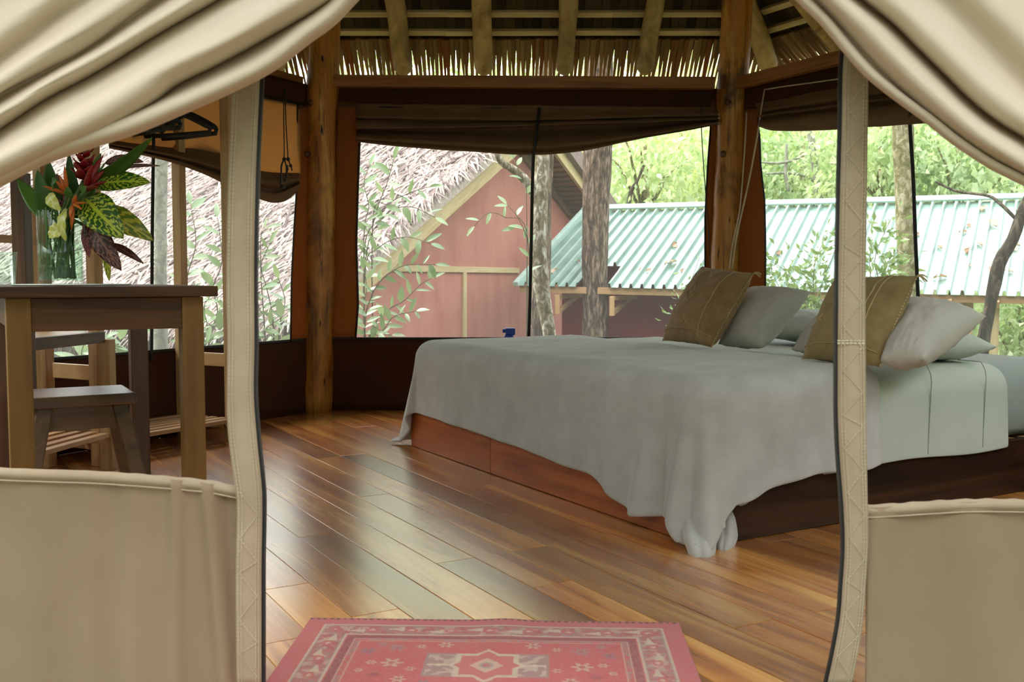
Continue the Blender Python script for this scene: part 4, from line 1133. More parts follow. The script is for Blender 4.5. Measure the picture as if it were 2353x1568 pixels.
g0 = VC + Z * 0.0005
lathe('glass', g0, [(0.0, 0.0), (rv - .004, 0.0), (rv, 0.004), (rv, hv), (rv - .0015, hv + .0015), (rv - .003, hv), (rv - .003, 0.014), (rv - .008, 0.010), (0.0, 0.010)], M['glass'], t, 48)
lathe('water', g0, [(0.0, 0.0105), (rv - .0085, 0.0105), (rv - .0034, 0.0145), (rv - .0034, 0.108), (0.0, 0.108)], M['water'], t, 48)
GC = V(((10 - CX) / F * 2.62, 2.62, ZT))
t = thing('drinking_glass', 'clear drinking glass at the left edge, beside the vase', 'glass', GC)
lathe('tumbler', GC, [(0.0, 0.0), (0.028, 0.0), (0.0345, 0.088), (0.033, 0.0885), (0.0315, 0.087), (0.026, 0.008), (0.0, 0.008)], M['glass'], t, 40)

# flowers and leaves standing in the vase, each stem its own thing
def leafmesh(name, base, tip, width, normal, mat, parent, bend=0.05, wav=0.0, n=14, cup=0.15, shape=0.8, seed=0):
    base, tip, nr = V(base), V(tip), V(normal).normalized()
    ax = tip - base; L = ax.length; ax.normalize(); side = ax.cross(nr).normalized(); nr = side.cross(ax).normalized()
    P, uv = [], []
    m = 7
    for i in range(n):
        f = i / (n - 1)
        w = width / 2 * (math.sin(math.pi * min(1, f ** shape)) ** 0.75 if 0 < f < 1 else 0.0) + 0.0008
        ctr = base + ax * (L * f) + nr * (bend * L * math.sin(math.pi * f)) 
        for k in range(m):
            g = -1 + 2 * k / (m - 1)
            ed = wav * math.sin(f * 22 + seed) * abs(g) * width * (1 if g > 0 else -1)
            P.append(ctr + side * (g * w) + nr * (cup * w * (g * g - 0.0) + ed)); uv.append((k / (m - 1), f))
    o = mk(name, P, grid_faces(n, m), mat, parent, True, uv=uv)
    s = o.modifiers.new('thickness', 'SOLIDIFY'); s.thickness = 0.0009
    return o
def stem(parent, top, foot=None, r=0.0028, mat='greenstem'):
    fx = R.uniform(-.7, .7); fy = R.uniform(-.7, .7)
    ft = g0 + V((fx * rv * .55, fy * rv * .55, 0.016)) if foot is None else foot
    md = g0 + V(((top - g0).x * 0.25, (top - g0).y * 0.25, hv * 0.85)); 
    r0 = math.hypot(md.x - g0.x, md.y - g0.y)
    if r0 > rv * .7: md = g0 + V(((md.x - g0.x) * rv * .7 / r0, (md.y - g0.y) * rv * .7 / r0, hv * .85))
    tube('stem', smooth_line([tuple(ft), tuple(md), tuple(top)], 12), r, M[mat], parent, 7)
TOW = V((0.25, -1, 0.25))       # roughly towards the doorway
def vleaf(label, bx, by, bd, tx, ty, td, w, mat, nrm=TOW, bend=0.06, wav=0.0, name='croton_leaf', shape=0.8, cup=0.15):
    b, e = at(bx, by, bd), at(tx, ty, td)
    t = thing(name, label, 'leaf', b)
    leafmesh('blade', b, e, w, nrm, M[mat], t, bend, wav, shape=shape, cup=cup, seed=bx)
    stem(t, b)
vleaf('green and yellow veined croton leaf reaching right, topmost of the veined leaves', 215, 425, 2.70, 346, 419, 2.66, 0.060, 'croton', (0.1, -1, 0.5))
vleaf('broad green and yellow veined croton leaf hanging in the middle', 196, 455, 2.66, 284, 548, 2.58, 0.094, 'croton', (-0.1, -1, 0.45), 0.10, 0.02)
vleaf('yellow wavy croton leaf hanging at the right of the bunch', 222, 478, 2.72, 352, 553, 2.68, 0.066, 'crotony', (0.2, -1, 0.4), 0.08, 0.05)
vleaf('bronze striped croton leaf hanging down right of the vase', 196, 490, 2.68, 279, 622, 2.64, 0.062, 'crotonr', (-0.1, -1, 0.2), 0.06, 0.02)
vleaf('narrow dark croton leaf pointing down to the lower right', 250, 560, 2.74, 330, 606, 2.72, 0.022, 'crotonr', (0.3, -1, 0.6), 0.10)
vleaf('small pink leaf hanging against the vase rim', 196, 516, 2.69, 205, 592, 2.67, 0.024, 'pinkleaf', (0.1, -1, 0.1))
vleaf('slim green and yellow leaf drooping to the table', 238, 556, 2.66, 251, 645, 2.62, 0.018, 'crotony', (0.3, -1, 0.1), -0.06)
vleaf('long dark green strap leaf rising to the right', 196, 420, 2.74, 350, 316, 2.62, 0.040, 'blade', (0.35, -0.8, -0.75), 0.10, 0, 'strap_leaf')
vleaf('dull brown strap leaf pointing right under the green one', 240, 376, 2.80, 330, 372, 2.86, 0.030, 'crotonr', (0.2, -1, 0.4), 0.16, 0, 'strap_leaf')
vleaf('thin brown strap leaf curving right, lowest of the straps', 225, 400, 2.80, 368, 381, 2.86, 0.012, 'crotonr', (0.2, -1, 0.4), 0.12, 0, 'strap_leaf')
vleaf('wide green strap leaf leaning up to the left', 106, 500, 2.72, 40, 412, 2.80, 0.044, 'blade', (0.5, -1, 0.1), 0.03, 0, 'strap_leaf', 0.55)
vleaf('second wide green strap leaf beside the leftmost one', 112, 490, 2.70, 86, 392, 2.68, 0.046, 'blade', (0.1, -1, 0.1), 0.05, 0, 'strap_leaf', 0.55)
vleaf('dark green strap leaf standing behind the orange flower', 128, 480, 2.74, 112, 370, 2.70, 0.050, 'blade', (0, -1, 0.1), 0.04, 0, 'strap_leaf', 0.6)
vleaf('pale yellow curled leaf drooping over the front of the vase', 152, 478, 2.62, 152, 556, 2.60, 0.026, 'cream_leaf', (-0.3, -1, 0.2), 0.18, 0.08, 'curled_leaf')
vleaf('wide pale leaf tip folded low on the vase front', 146, 520, 2.61, 112, 546, 2.60, 0.040, 'cream_leaf', (0.1, -1, 0.5), 0.06, 0.06, 'curled_leaf')
vleaf('bright yellow curled leaf at the left of the vase rim', 112, 446, 2.63, 140, 484, 2.60, 0.032, 'cream_leaf', (-0.2, -1, 0.2), 0.15, 0.05, 'curled_leaf')
def bract(label, base, tips, mat, name, cat='flower', w=0.016):
    t = thing(name, label, cat, base)
    for k, e in enumerate(tips):
        b = base + (e - base) * 0.05
        d = (e - b); L = d.length
        vs, fs = tubev([b, b + d * .3 + Z * L * .06, b + d * .7 + Z * L * .05, e], [w * .25, w * .5, w * .34, 0.0006], 7, flat=0.6)
        mk('bract', vs, fs, M[mat], t, True)
    stem(t, base, r=0.0035)
    return t
b = at(154, 450, 2.66)
bract('orange spiky heliconia flower in front at the left of the bunch', b, [at(148, 380, 2.64), at(98, 428, 2.62), at(126, 412, 2.63), at(136, 402, 2.66), at(112, 436, 2.60)], 'orange', 'heliconia_flower', w=0.013)
b = at(168, 470, 2.62)
bract('rusty orange heliconia flower just above the vase rim', b, [at(200, 468, 2.60), at(160, 500, 2.60), at(176, 448, 2.60), at(188, 482, 2.59), at(164, 530, 2.61)], 'orange', 'heliconia_flower', w=0.014)
# red ginger: a cone of overlapping bracts
b = at(190, 420, 2.70); tp = at(196, 322, 2.72)
t = thing('ginger_flower', 'dark red torch ginger flower head under the curtain edge', 'flower', b)
ax = tp - b
for k in range(30):
    f = k / 30; a = k * 2.4
    c = b + ax * (0.05 + 0.9 * f); o = V((math.cos(a), math.sin(a), 0)); L = 0.036 * (1 - 0.45 * f)
    e = c + o * L + ax.normalized() * L * 0.7
    leafmesh('bract', c, e, 0.024 * (1 - .4 * f), (-o.x * .5, -o.y * .5, 1), M['red'], t, -0.18, n=6, cup=0.3)
stem(t, b, r=0.005)
b = at(196, 440, 2.66)
bract('red bract cluster to the right of the ginger flower', b, [at(240, 392, 2.66), at(246, 418, 2.62), at(238, 356, 2.70), at(226, 430, 2.60), at(212, 380, 2.62)], 'red', 'red_bract_flower', w=0.02)
for i, (x, y, lab) in enumerate(((160, 455, 'small round green leaf in front of the ginger stem'), (188, 444, 'small green leaf between the two orange flowers'), (120, 420, 'small bright green leaf beside the strap leaves'))):
    vleaf(lab, x, y, 2.61, x + (10 if i else -4), y - 26 + i * 10, 2.60, 0.020, 'blade', (0, -1, 0.3), 0.1, 0, 'small_leaf')
vleaf('dark green strap leaf standing upright behind the red flower', 176, 500, 2.76, 158, 352, 2.76, 0.044, 'blade', (0, -1, 0), 0.03, 0, 'strap_leaf', 0.5)
vleaf('dark strap leaf crossing behind the ginger flower to the right', 180, 500, 2.78, 232, 352, 2.80, 0.050, 'blade', (0.1, -1, 0), 0.04, 0, 'strap_leaf', 0.5)
vleaf('short dark leaf filling the heart of the bunch', 170, 500, 2.74, 206, 420, 2.72, 0.052, 'blade', (0.2, -1, 0.2), 0.08, 0, 'strap_leaf', 0.6)
vleaf('dark bronze leaf behind the two orange flowers', 160, 490, 2.73, 130, 400, 2.74, 0.046, 'crotonr', (0, -1, 0.2), 0.06, 0)
vleaf('green veined croton leaf half hidden behind the broad one', 190, 470, 2.72, 268, 490, 2.70, 0.070, 'croton', (0.1, -1, 0.5), 0.12, 0.02)
vleaf('yellow croton leaf edge showing left of the vase rim', 186, 472, 2.68, 222, 506, 2.64, 0.044, 'crotony', (-0.1, -1, 0.4), 0.1, 0.03)
vleaf('second pink bronze leaf drooping beside the striped one', 206, 500, 2.70, 238, 566, 2.67, 0.040, 'crotonr', (0, -1, 0.2), 0.08)
# bare stems crowding in the water
for i in range(11):
    a = i * 0.6; t = thing('cut_stem', 'thin green stem standing in the vase water', 'stem', g0 + Z * 0.012, group='flower stems in the vase')
    p0 = g0 + V((math.cos(a) * rv * .62, math.sin(a) * rv * .62, 0.014)); p1 = g0 + V((math.cos(a + 1.1) * rv * .66, math.sin(a + 1.1) * rv * .66, hv * 1.05))
    tube('stem', [p0, p0.lerp(p1, .5), p1], [0.0042, 0.0038, 0.003], M['greenstem'], t, 7)

# ------------------------------------------------------------------ ropes and cords
pts1 = [(1930, 181), (1860, 191), (1800, 199), (1757, 206), (1752, 236), (1737, 330), (1720, 420), (1700, 510), (1690, 560), (1682, 618)]
Q = [wl('right', x, y, 0.03 + 0.10 * min(1, max(0, (y - 206) / 250))) if x > 1740 else at(x, y, 5.55) for x, y in pts1]
t = thing('pull_rope', 'thin pale rope hung from the right beam and running down the post', 'rope', Q[3])
tube('rope_run', [tuple(q) for q in smooth_line(Q[:4], 16)], 0.0042, M['rope'], t, 6)
tube('rope_run', [tuple(q) for q in smooth_line(Q[3:], 30)], 0.0045, M['rope'], t, 6)
tube('rope_run', [tuple(q) for q in smooth_line([at(1716, 258, 5.62), at(1710, 360, 5.6), at(1700, 480, 5.58), at(1684, 560, 5.56), at(1676, 618, 5.55)], 20)], 0.004, M['rope'], t, 6)
t = thing('blind_cord', 'thin black cord hanging left of the right round post', 'cord', at(1612, 205, 5.72))
tube('cord', [tuple(q) for q in smooth_line([at(1611, 205, 5.72), at(1612, 300, 5.70), at(1618, 400, 5.70), at(1626, 500, 5.70), at(1633, 620, 5.70)], 20)], 0.0028, M['black'], t, 5)
kz = V((0, 0, 0))
def lp(x, y, o=0.16): return wl('left', x, y, o)
t = thing('knotted_cord', 'knotted black cord pair dangling before the tan flap', 'cord', lp(653, 215))
for line, r in (([(652, 205), (652, 280), (653, 330), (653, 366)], .003), ([(655, 205), (657, 280), (660, 330), (662, 364)], .003), ([(653, 366), (647, 380), (646, 400), (645, 425), (650, 432)], .005), ([(654, 368), (658, 385), (657, 405), (654, 415)], .004), ([(662, 364), (665, 374), (669, 382), (671, 393)], .004), ([(661, 380), (659, 400), (657, 412), (655, 418)], .005)):
    tube('cord', [tuple(q) for q in smooth_line([lp(*p) for p in line], 14)], r, M['black'], t, 6)
for x, y, r in ((653, 366, .011), (662, 366, .011), (668, 381, .009), (660, 389, .009), (648, 430, .013)):
    c = lp(x, y); tube('knot', [c - Z * r, c - Z * r * .5, c, c + Z * r * .5, c + Z * r], [r * .3, r * .85, r, r * .85, r * .3], M['black'], t, 8)

# ------------------------------------------------------------------ spray bottle on the ledge behind the bed
c = V(((1172 - CX) / F * 5.68, PL_.y - 0.10, 0.2225))
t = thing('spray_bottle', 'blue trigger spray bottle peeping over the far bed edge', 'bottle', c)
lathe('bottle_body', c, [(0.0, 0.0), (0.04, 0.0), (0.042, 0.01), (0.042, 0.14), (0.034, 0.175), (0.016, 0.2), (0.014, 0.212), (0.0, 0.212)], M['bottle'], t, 24)
obox('trigger_head', c + V((0.002, 0, 0.247)), X, Y_, Z, (0.056, 0.03, 0.042), M['blue'], t, 0.008)
obox('nozzle', c + V((-0.034, 0, 0.251)), X, Y_, Z, (0.018, 0.02, 0.022), M['blue'], t, 0.004)
lathe('collar', c + Z * 0.205, [(0.0, 0.0), (0.02, 0.0), (0.02, 0.024), (0.0, 0.024)], M['blue'], t, 20)
tube('trigger', [c + V((-0.022, 0, 0.232)), c + V((-0.028, 0, 0.215)), c + V((-0.024, 0, 0.195))], [0.006, 0.006, 0.004], M['blue'], t, 6)

# small wooden block on the floor under the stool
c = onz(296, 1090) + Z * 0.0; 
t = thing('wooden_block', 'little pale wooden block on the floor beside the stool leg', 'block', c)
obox('block', c + Z * 0.03 + V((0, 0.0, 0)), E1, E2, Z, (0.055, 0.10, 0.06), M['rackslat'], t, 0.006)

# ------------------------------------------------------------------ rug
TLr, TRr = onz(715, 1430), onz(1560, 1441)
ex = (TRr - TLr); RWd = ex.length; ex.normalize(); ey = V((ex.y, -ex.x, 0)); RLn = 1.16
t = thing('entrance_rug', 'faded red oriental rug with a star medallion inside the doorway', 'rug', (TLr + TRr) / 2 + ey * (RLn / 2))
nx, ny = 300, 400
gx, gy = np.meshgrid(np.linspace(0, 1, nx), np.linspace(0, 1, ny))
A, B = gx * RWd, gy * RLn
rr = np.random.RandomState(3)
def L3(*c): return np.array([lin(x) for x in c])
red, red2, cream, grey, plum, blue, pinkr = L3(196, 84, 84), L3(176, 70, 78), L3(206, 192, 164), L3(150, 142, 134), L3(128, 62, 70), L3(112, 114, 130), L3(196, 98, 98)
img = np.tile(red, (ny, nx, 1))
def put(mask, col, a=0.85):
    global img
    img = np.where(mask[..., None], img * (1 - a) + col * a, img)
ax_ = np.minimum(A, RWd - A); ay_ = np.minimum(B, RLn - B); ed = np.minimum(ax_, ay_) * 1.22
put(ed < 0.045, pinkr, 0.9)
def noisep(sc, seed):
    r_ = np.random.RandomState(seed); a = r_.rand(int(RLn / sc) + 3, int(RWd / sc) + 3); yi = B / sc; xi = A / sc
    y0, x0 = yi.astype(int), xi.astype(int); fy, fx = yi - y0, xi - x0
    return (a[y0, x0] * (1 - fy) + a[y0 + 1, x0] * fy) * (1 - fx) + (a[y0, x0 + 1] * (1 - fy) + a[y0 + 1, x0 + 1] * fy) * fx
band = (ed > 0.05) & (ed < 0.125)
put(band, L3(178, 110, 104), 0.9)
put(band & (noisep(0.012, 1) > 0.6), cream, 0.5); put(band & (noisep(0.009, 2) > 0.66), grey, 0.6); put(band & (noisep(0.014, 5) > 0.68), red2, 0.6)
put((abs(ed - 0.052) < 0.0035) | (abs(ed - 0.123) < 0.0035), cream, 0.8); put((abs(ed - 0.058) < 0.002) | (abs(ed - 0.117) < 0.002), grey, 0.7)
put((ed > 0.13) & (ed < 0.15), plum, 0.75); put((abs(ed - 0.152) < 0.002), cream, .6); put((ed > 0.154) & (ed < 0.166) & (noisep(0.008, 6) > .5), grey, .6); put(abs(ed - .168) < .002, cream, .6)
# chevron leaves in the border
al = np.where(ax_ < ay_, B, A); k = np.floor(al / 0.085); fr_ = al / 0.085 - k; cr = (ed - 0.088) / 0.03
flip = np.where(k % 2 == 0, 1, -1); tri = (fr_ > 0.15) & (fr_ < 0.62) & (np.abs(cr * flip + 0.25) < (fr_ - 0.15) * 0.95) & band
put(tri, cream, 0.85)
put((np.hypot((fr_ - 0.8) * 0.085, (ed - 0.088)) < 0.014) & band, red, 0.8); put((np.hypot((fr_ - 0.8) * 0.085, (ed - 0.088)) < 0.007) & band, cream, 0.7)
# field motifs
cx, cy = RWd / 2, 0.36
field = ed > 0.172
for mx, my, rad, col in ((.2, .24, .018, blue), (.8, .25, .018, blue), (.27, .22, .020, grey), (.73, .23, .02, grey), (.27, .30, .024, cream), (.73, .31, .024, cream), (.39, .2, .018, cream), (.61, .2, .018, cream), (.36, .4, .018, blue), (.64, .4, .018, blue),
                         (.33, .21, .012, cream), (.67, .22, .012, cream), (.22, .3, .012, cream), (.78, .3, .012, cream), (.24, .36, .014, plum), (.76, .36, .014, plum), (.3, .38, .017, cream), (.7, .38, .017, cream), (.2, .34, .01, cream), (.8, .34, .01, cream), (.23, .2, .012, grey), (.78, .2, .012, grey), (.32, .33, .012, cream), (.67, .33, .012, cream)):
    for yy in (my - 0.045, RLn - my + 0.045):
        dx, dy = A - mx * RWd, B - yy; rd = np.hypot(dx, dy); an = np.arctan2(dy, dx)
        m_ = rd < rad * (0.72 + 0.28 * np.cos(an * 6)); put(m_ & field, col, 0.65); put((rd < rad * 0.3) & field, red2, 0.8)
for cy in (0.262, RLn - 0.262):
    dx, dy = np.abs(A - cx) * 1.6, np.abs(B - cy) * 1.45
    put((dx < 0.20) & (dy < 0.085) & field, grey, 0.75); put((dx < 0.19) & (dy < 0.075) & (noisep(.01, 8) > .55) & field, cream, 0.6)
    put((((dx + dy) < 0.125) | ((dx < 0.10) & (dy < 0.085))) & field, cream, 0.85)
    put((((dx + dy) < 0.105) | ((dx < 0.085) & (dy < 0.07))) & field, red, 0.9)
    put((dx + dy < 0.055) & field, cream, .7); put((np.hypot(dx, dy) < .022), grey, .8); put((np.hypot(dx, dy) < .012), red, .8)
    put((dx > 0.105) & (dx < 0.19) & (dy < 0.006 + 0.03 * np.maximum(0, 0.12 - np.abs(dx - 0.15) * 6)), cream, .8)
wear = noisep(0.05, 11) * 0.5 + noisep(0.004, 12) * 0.5
img = img * (1 - 0.22 * wear[..., None]) + L3(196, 150, 140) * 0.22 * wear[..., None]
img = img * np.array([0.86, 0.80, 0.80])
st = ((np.floor(A / 0.0075) % 2 == 0) & (B < 0.010)); put(st, L3(84, 30, 40), 0.8)
Zr = 0.010 + 0.004 * np.exp(-((A - RWd * .53) / .05) ** 2) * np.exp(-(B / .12) ** 2)
Pw = np.array(TLr)[None, None] + A[..., None] * np.array(ex) + B[..., None] * np.array(ey); Pw[..., 2] = Zr
idx = np.arange(nx * ny).reshape(ny, nx)
fc = np.stack([idx[:-1, :-1], idx[1:, :-1], idx[1:, 1:], idx[:-1, 1:]], -1).reshape(-1, 4)
o = mk('pile', Pw.reshape(-1, 3), fc.tolist(), M['rug'], t, True)
ca = o.data.color_attributes.new('pattern', 'FLOAT_COLOR', 'POINT')
ca.data.foreach_set('color', np.concatenate([img.reshape(-1, 3), np.ones((nx * ny, 1))], 1).astype(np.float32).ravel())
s = o.modifiers.new('thickness', 'SOLIDIFY'); s.thickness = 0.008; s.offset = -1
# ------------------------------------------------------------------ outdoors
GZ = -0.55
n_ = 40
gx, gy = np.meshgrid(np.linspace(-40, 45, n_), np.linspace(-8, 60, n_))
gz = GZ + 0.06 * np.sin(gx * 1.3) * np.cos(gy * 1.1) + np.maximum(0, gy - 20) * 0.06
mk('ground', np.stack([gx, gy, gz], -1).reshape(-1, 3), grid_faces(n_, n_), M['ground'], None, True, kind='structure')
porch = thing('trim_2', None, None, HC + Z * -0.2, kind='structure')
vs = [HC + (v - HC) * 1.04 + Z * z for z in (GZ - 0.02, -0.13) for v in VERT]
mk('deck_base', vs, [(5, 4, 3, 2, 1, 0), tuple(range(6, 12))] + [(i, (i + 1) % 6, 6 + (i + 1) % 6, 6 + i) for i in range(6)], M['rackdark'], porch)

# ---- thatched cottage with a pink gable
APX = at(1243, 302, 14.0)
G = V((0.46, 0.888, 0)).normalized(); RG = V((-G.y, G.x, 0)); OUT = -RG      # G: along the gable into the distance, RG: along the ridge away from the gable
def solve_t(px):
    k = (px - CX) / F
    # APX - G t ; x/y = k  (ray is linear in depth for level lines to first order)
    return (APX.x - k * APX.y) / (G.x - k * G.y)
t1 = solve_t(982); zz = at(982, 540, APX.y - G.y * t1).z; MS = (APX.z - zz) / t1
t2 = -solve_t(1340); zz2 = at(1340, 437, APX.y + G.y * t2).z; MS2 = (APX.z - zz2) / t2
cot = thing('thatched_cottage', 'pink gabled cottage with a shaggy pale thatch roof beyond the windows', 'cottage', V((APX.x, APX.y, GZ)) + RG * 2)
TE = 4.95; RLEN = 12.0
def rf(t, s, up=0.0):
    """near slope: t metres level distance down from the ridge, s along the ridge"""
    nn_ = (-G * MS + Z).normalized()
    return APX - G * t + RG * s - Z * (MS * t) + nn_ * up
def rfar(t, s, up=0.0):
    nn_ = (G * MS2 + Z).normalized()
    return APX + G * t + RG * s - Z * (MS2 * t) + nn_ * up
WOF = 0.5     # the wall stands this far behind the barge boards
wallp = lambda t, z: V((APX.x, APX.y, 0)) - G * t + RG * WOF + Z * z
# gable wall (thick)
pts = [(4.3, GZ), (4.3, APX.z - MS * 4.3 - .02), (0, APX.z - .02), (-3.2, APX.z - MS2 * 3.2 - .02), (-3.2, GZ)]
vs = [wallp(t, z) for t, z in pts] + [wallp(t, z) + RG * 0.2 for t, z in pts]
mk('gable_wall', vs, [(4, 3, 2, 1, 0), (5, 6, 7, 8, 9)] + [(i, (i + 1) % 5, 5 + (i + 1) % 5, 5 + i) for i in range(5)], M['pink'], cot)
def wpx(px, py):
    p0 = wallp(0, 0); return onpl(px, py, p0, OUT, 0.015)
board('wall_trim', wpx(860, 616), wpx(1192, 622), OUT, 0.075, 0.03, M['palewood'], cot)
board('wall_trim', wpx(1067, 622), wpx(1067, 800), OUT, 0.085, 0.03, M['palewood'], cot)
# side wall under the near eave
vs = [wallp(4.3, z) + RG * s for z in (GZ, APX.z - MS * 4.3 - .03) for s in (0, 11)]
vs2 = [v + G * 0.2 for v in vs]
mk('side_wall', vs + vs2, [(0, 1, 3, 2), (4, 6, 7, 5), (0, 4, 5, 1), (2, 3, 7, 6), (0, 2, 6, 4), (1, 5, 7, 3)], M['pink'], cot)
# barge boards
nn_ = (-G * MS + Z).normalized()
board('barge_board', rf(-0.02, 0.02, 0.10), rf(TE - 0.1, 0.02, 0.10), nn_, 0.05, 0.24, M['palewood'], cot)
nf_ = (G * MS2 + Z).normalized()
board('barge_board', rfar(-0.02, 0.02, 0.06), rfar(3.4, 0.02, 0.06), nf_, 0.05, 0.16, M['palewood'], cot)
board('wall_plate', rfar(0.3, WOF - 0.03, -0.07), rfar(3.2, WOF - 0.03, -0.07), nf_, 0.05, 0.10, M['soffit'], cot)
for k in range(26):
    tt = 0.15 + k * 0.13
    board('soffit_batten', rfar(tt, 0.05, 0.005), rfar(tt, WOF, 0.005), nf_, 0.085, 0.02, M['soffit'], cot, 0)
# thatch slabs
def slab(fn, t0, t1, s0, s1, u0, u1, name):
    P, fs = [], []
    vs = [fn(t, s, u) for u in (u0, u1) for t, s in ((t0, s0), (t0, s1[0]), (t1, s1[1]), (t1, s0))]
    return mk(name, vs, BOXF, M['thatch'], cot)
slab(rf, -0.05, TE + 0.1, -0.10, (9.5, 12.0), 0.2, 0.40, 'thatch_layer')
slab(rfar, -0.05, 3.6, -0.10, (9.5, 11.0), 0.13, 0.36, 'thatch_layer')
# shaggy straws lying down the slope (uncountable)
N = 30000
tt = NP.rand(N) ** 0.85 * (TE + 0.35) ; ss = NP.rand(N) ** 1.3 * 12.0 - 0.12
edge = NP.rand(N) < 0.06; ss[edge] = -0.12 + NP.rand(edge.sum()) * 0.14
eave = NP.rand(N) < 0.08; tt[eave] = TE + NP.rand(eave.sum()) * 0.25 - 0.1
Lr_ = (0.25 + 0.40 * NP.rand(N)) * np.where(ss < 0.25, 0.6, 1.0); ang = NP.randn(N) * 0.42; ang[edge] -= 0.45 * NP.rand(edge.sum())
Gn, RGn, Zn = np.array(G), np.array(RG), np.array([0, 0, 1.0]); An = np.array(APX); nz = np.array(nn_)
dn = -Gn - Zn * MS; dn = dn / np.linalg.norm(dn)
base = An - Gn * tt[:, None] + RGn * ss[:, None] - Zn * (MS * tt)[:, None] + nz * (0.40 + 0.05 * NP.rand(N))[:, None]
dirv = dn * np.cos(ang)[:, None] + RGn * np.sin(ang)[:, None] + nz * (0.02 + NP.rand(N) * 0.16)[:, None]
drp = -nz * ((0.10 + 0.08 * NP.rand(N)) * np.where(ss < 0.35, 0.6, 1.0))[:, None]
sd = np.cross(dirv, nz); sd /= np.linalg.norm(sd, axis=1)[:, None]
w = (0.007 + 0.009 * NP.rand(N))[:, None]
p0, p1, p2 = base, base + dirv * (Lr_ * .5)[:, None] + drp * 0.2, base + dirv * Lr_[:, None] + drp
up = nz * 0.008
V_ = np.stack([p0 - sd * w, p0 + sd * w, p0 + up, p1 - sd * w, p1 + sd * w, p1 + up, p2 - sd * w * .3, p2 + sd * w * .3, p2 + up * .3], 1).reshape(-1, 3)
f1 = np.array([(0, 1, 4, 3), (1, 2, 5, 4), (2, 0, 3, 5), (3, 4, 7, 6), (4, 5, 8, 7), (5, 3, 6, 8)])
Fq = (np.arange(N)[:, None, None] * 9 + f1[None]).reshape(-1, 4)
mk('straw', V_, Fq.tolist(), M['thatch'], cot, kind='stuff')
# hanging eave fringe at the lower edge
N = 2600
ss = NP.rand(N) * 12.0 - 0.1
base = np.array([tuple(rf(TE + 0.1, s, 0.22 + 0.2 * R.random())) for s in ss])
L2_ = 0.3 + 0.35 * NP.rand(N)
d2 = np.tile(-Zn, (N, 1)) + dn * 0.5 + RGn * (NP.randn(N) * 0.16)[:, None]
p1 = base + d2 * (L2_ * .5)[:, None] + dn * 0.05; p2 = base + d2 * L2_[:, None]
sd = np.tile(RGn, (N, 1)); w = (0.008 + 0.008 * NP.rand(N))[:, None]; up = np.tile(dn * 0.006, (N, 1))
V_ = np.stack([base - sd * w, base + sd * w, base + up, p1 - sd * w, p1 + sd * w, p1 + up, p2 - sd * w * .3, p2 + sd * w * .3, p2 + up], 1).reshape(-1, 3)
Fq = (np.arange(N)[:, None, None] * 9 + f1[None]).reshape(-1, 4)
mk('eave_fringe', V_, Fq.tolist(), M['thatch'], cot, kind='stuff')

# ---- green metal roof lean-to
def s0px(px): return solve_t(px)
tl0 = solve_t(1192); tl1 = -solve_t(1345)
yE0 = APX.y - G.y * tl0 - 0.55; yR0 = APX.y + G.y * tl1 - 0.55
E0_, R0_ = at(1190, 657, yE0), at(1346, 487, yR0)
E1_, R1_ = at(2218, 679, yE0 - 1.9), at(2259, 464, yR0 - 1.9)
shed = thing('lean_to_shed', 'oxblood shed with a ribbed green metal roof beyond the bed', 'shed', V(((E0_.x + E1_.x) / 2, (E0_.y + E1_.y) / 2, GZ)))
def tin(a, b, up=0.0):
    """a along the eave (1 = the second measured edge), b up the slope"""
    e = E0_.lerp(E1_, a) if a <= 1 else E0_ + (E1_ - E0_) * a
    r = R0_ + (R1_ - R0_) * a
    return e + (r - e) * b + Z * up
NR = 38
amax = 1.45
pitch = 1.0 / NR
# notch for the trunk
def b0_of(a):
    x0, x1 = 0.155, 0.222
    return 0.245 if x0 < a < x1 else 0.0
prof = [(0.0, 0.0), (0.35, 0.0), (0.62, 0.0), (0.71, 0.052), (0.85, 0.052), (0.94, 0.0), (1.0, 0.0)]
nper = 6
k = 0
tot = int(NR * amax)
while k < tot:
    P, fs = [], []
    cols = []
    for q in range(k, min(tot, k + nper)):
        for x, h in prof[:-1]: cols.append(((q + x) * pitch, h))
    cols.append(((min(tot, k + nper)) * pitch, 0.0))
    for a, h in cols:
        b0 = b0_of(a)
        for i in range(5): P.append(tin(a, b0 + (1.0 - b0) * i / 4, h))
    o = mk('roof_sheet', P, grid_faces(len(cols), 5), M['tin'], shed)
    s = o.modifiers.new('thickness', 'SOLIDIFY'); s.thickness = 0.004; s.offset = -1
    k += nper
board('ridge_cap', tin(-0.01, 1.0, 0.06), tin(amax, 1.0, 0.06), (tin(0, 1) - tin(0, 0)).normalized().cross(tin(1, 0) - tin(0, 0)) * -1, 0.16, 0.03, M['tincap'], shed, 0.008)
board('verge_flashing', tin(-0.004, -0.01, 0.03), tin(-0.004, 1.0, 0.03), Z, 0.07, 0.06, M['tincap'], shed, 0.006)
board('fascia_board', tin(0.0, 0.03, -0.075), tin(amax, 0.03, -0.075), Z, 0.035, 0.085, M['rawwood'], shed)
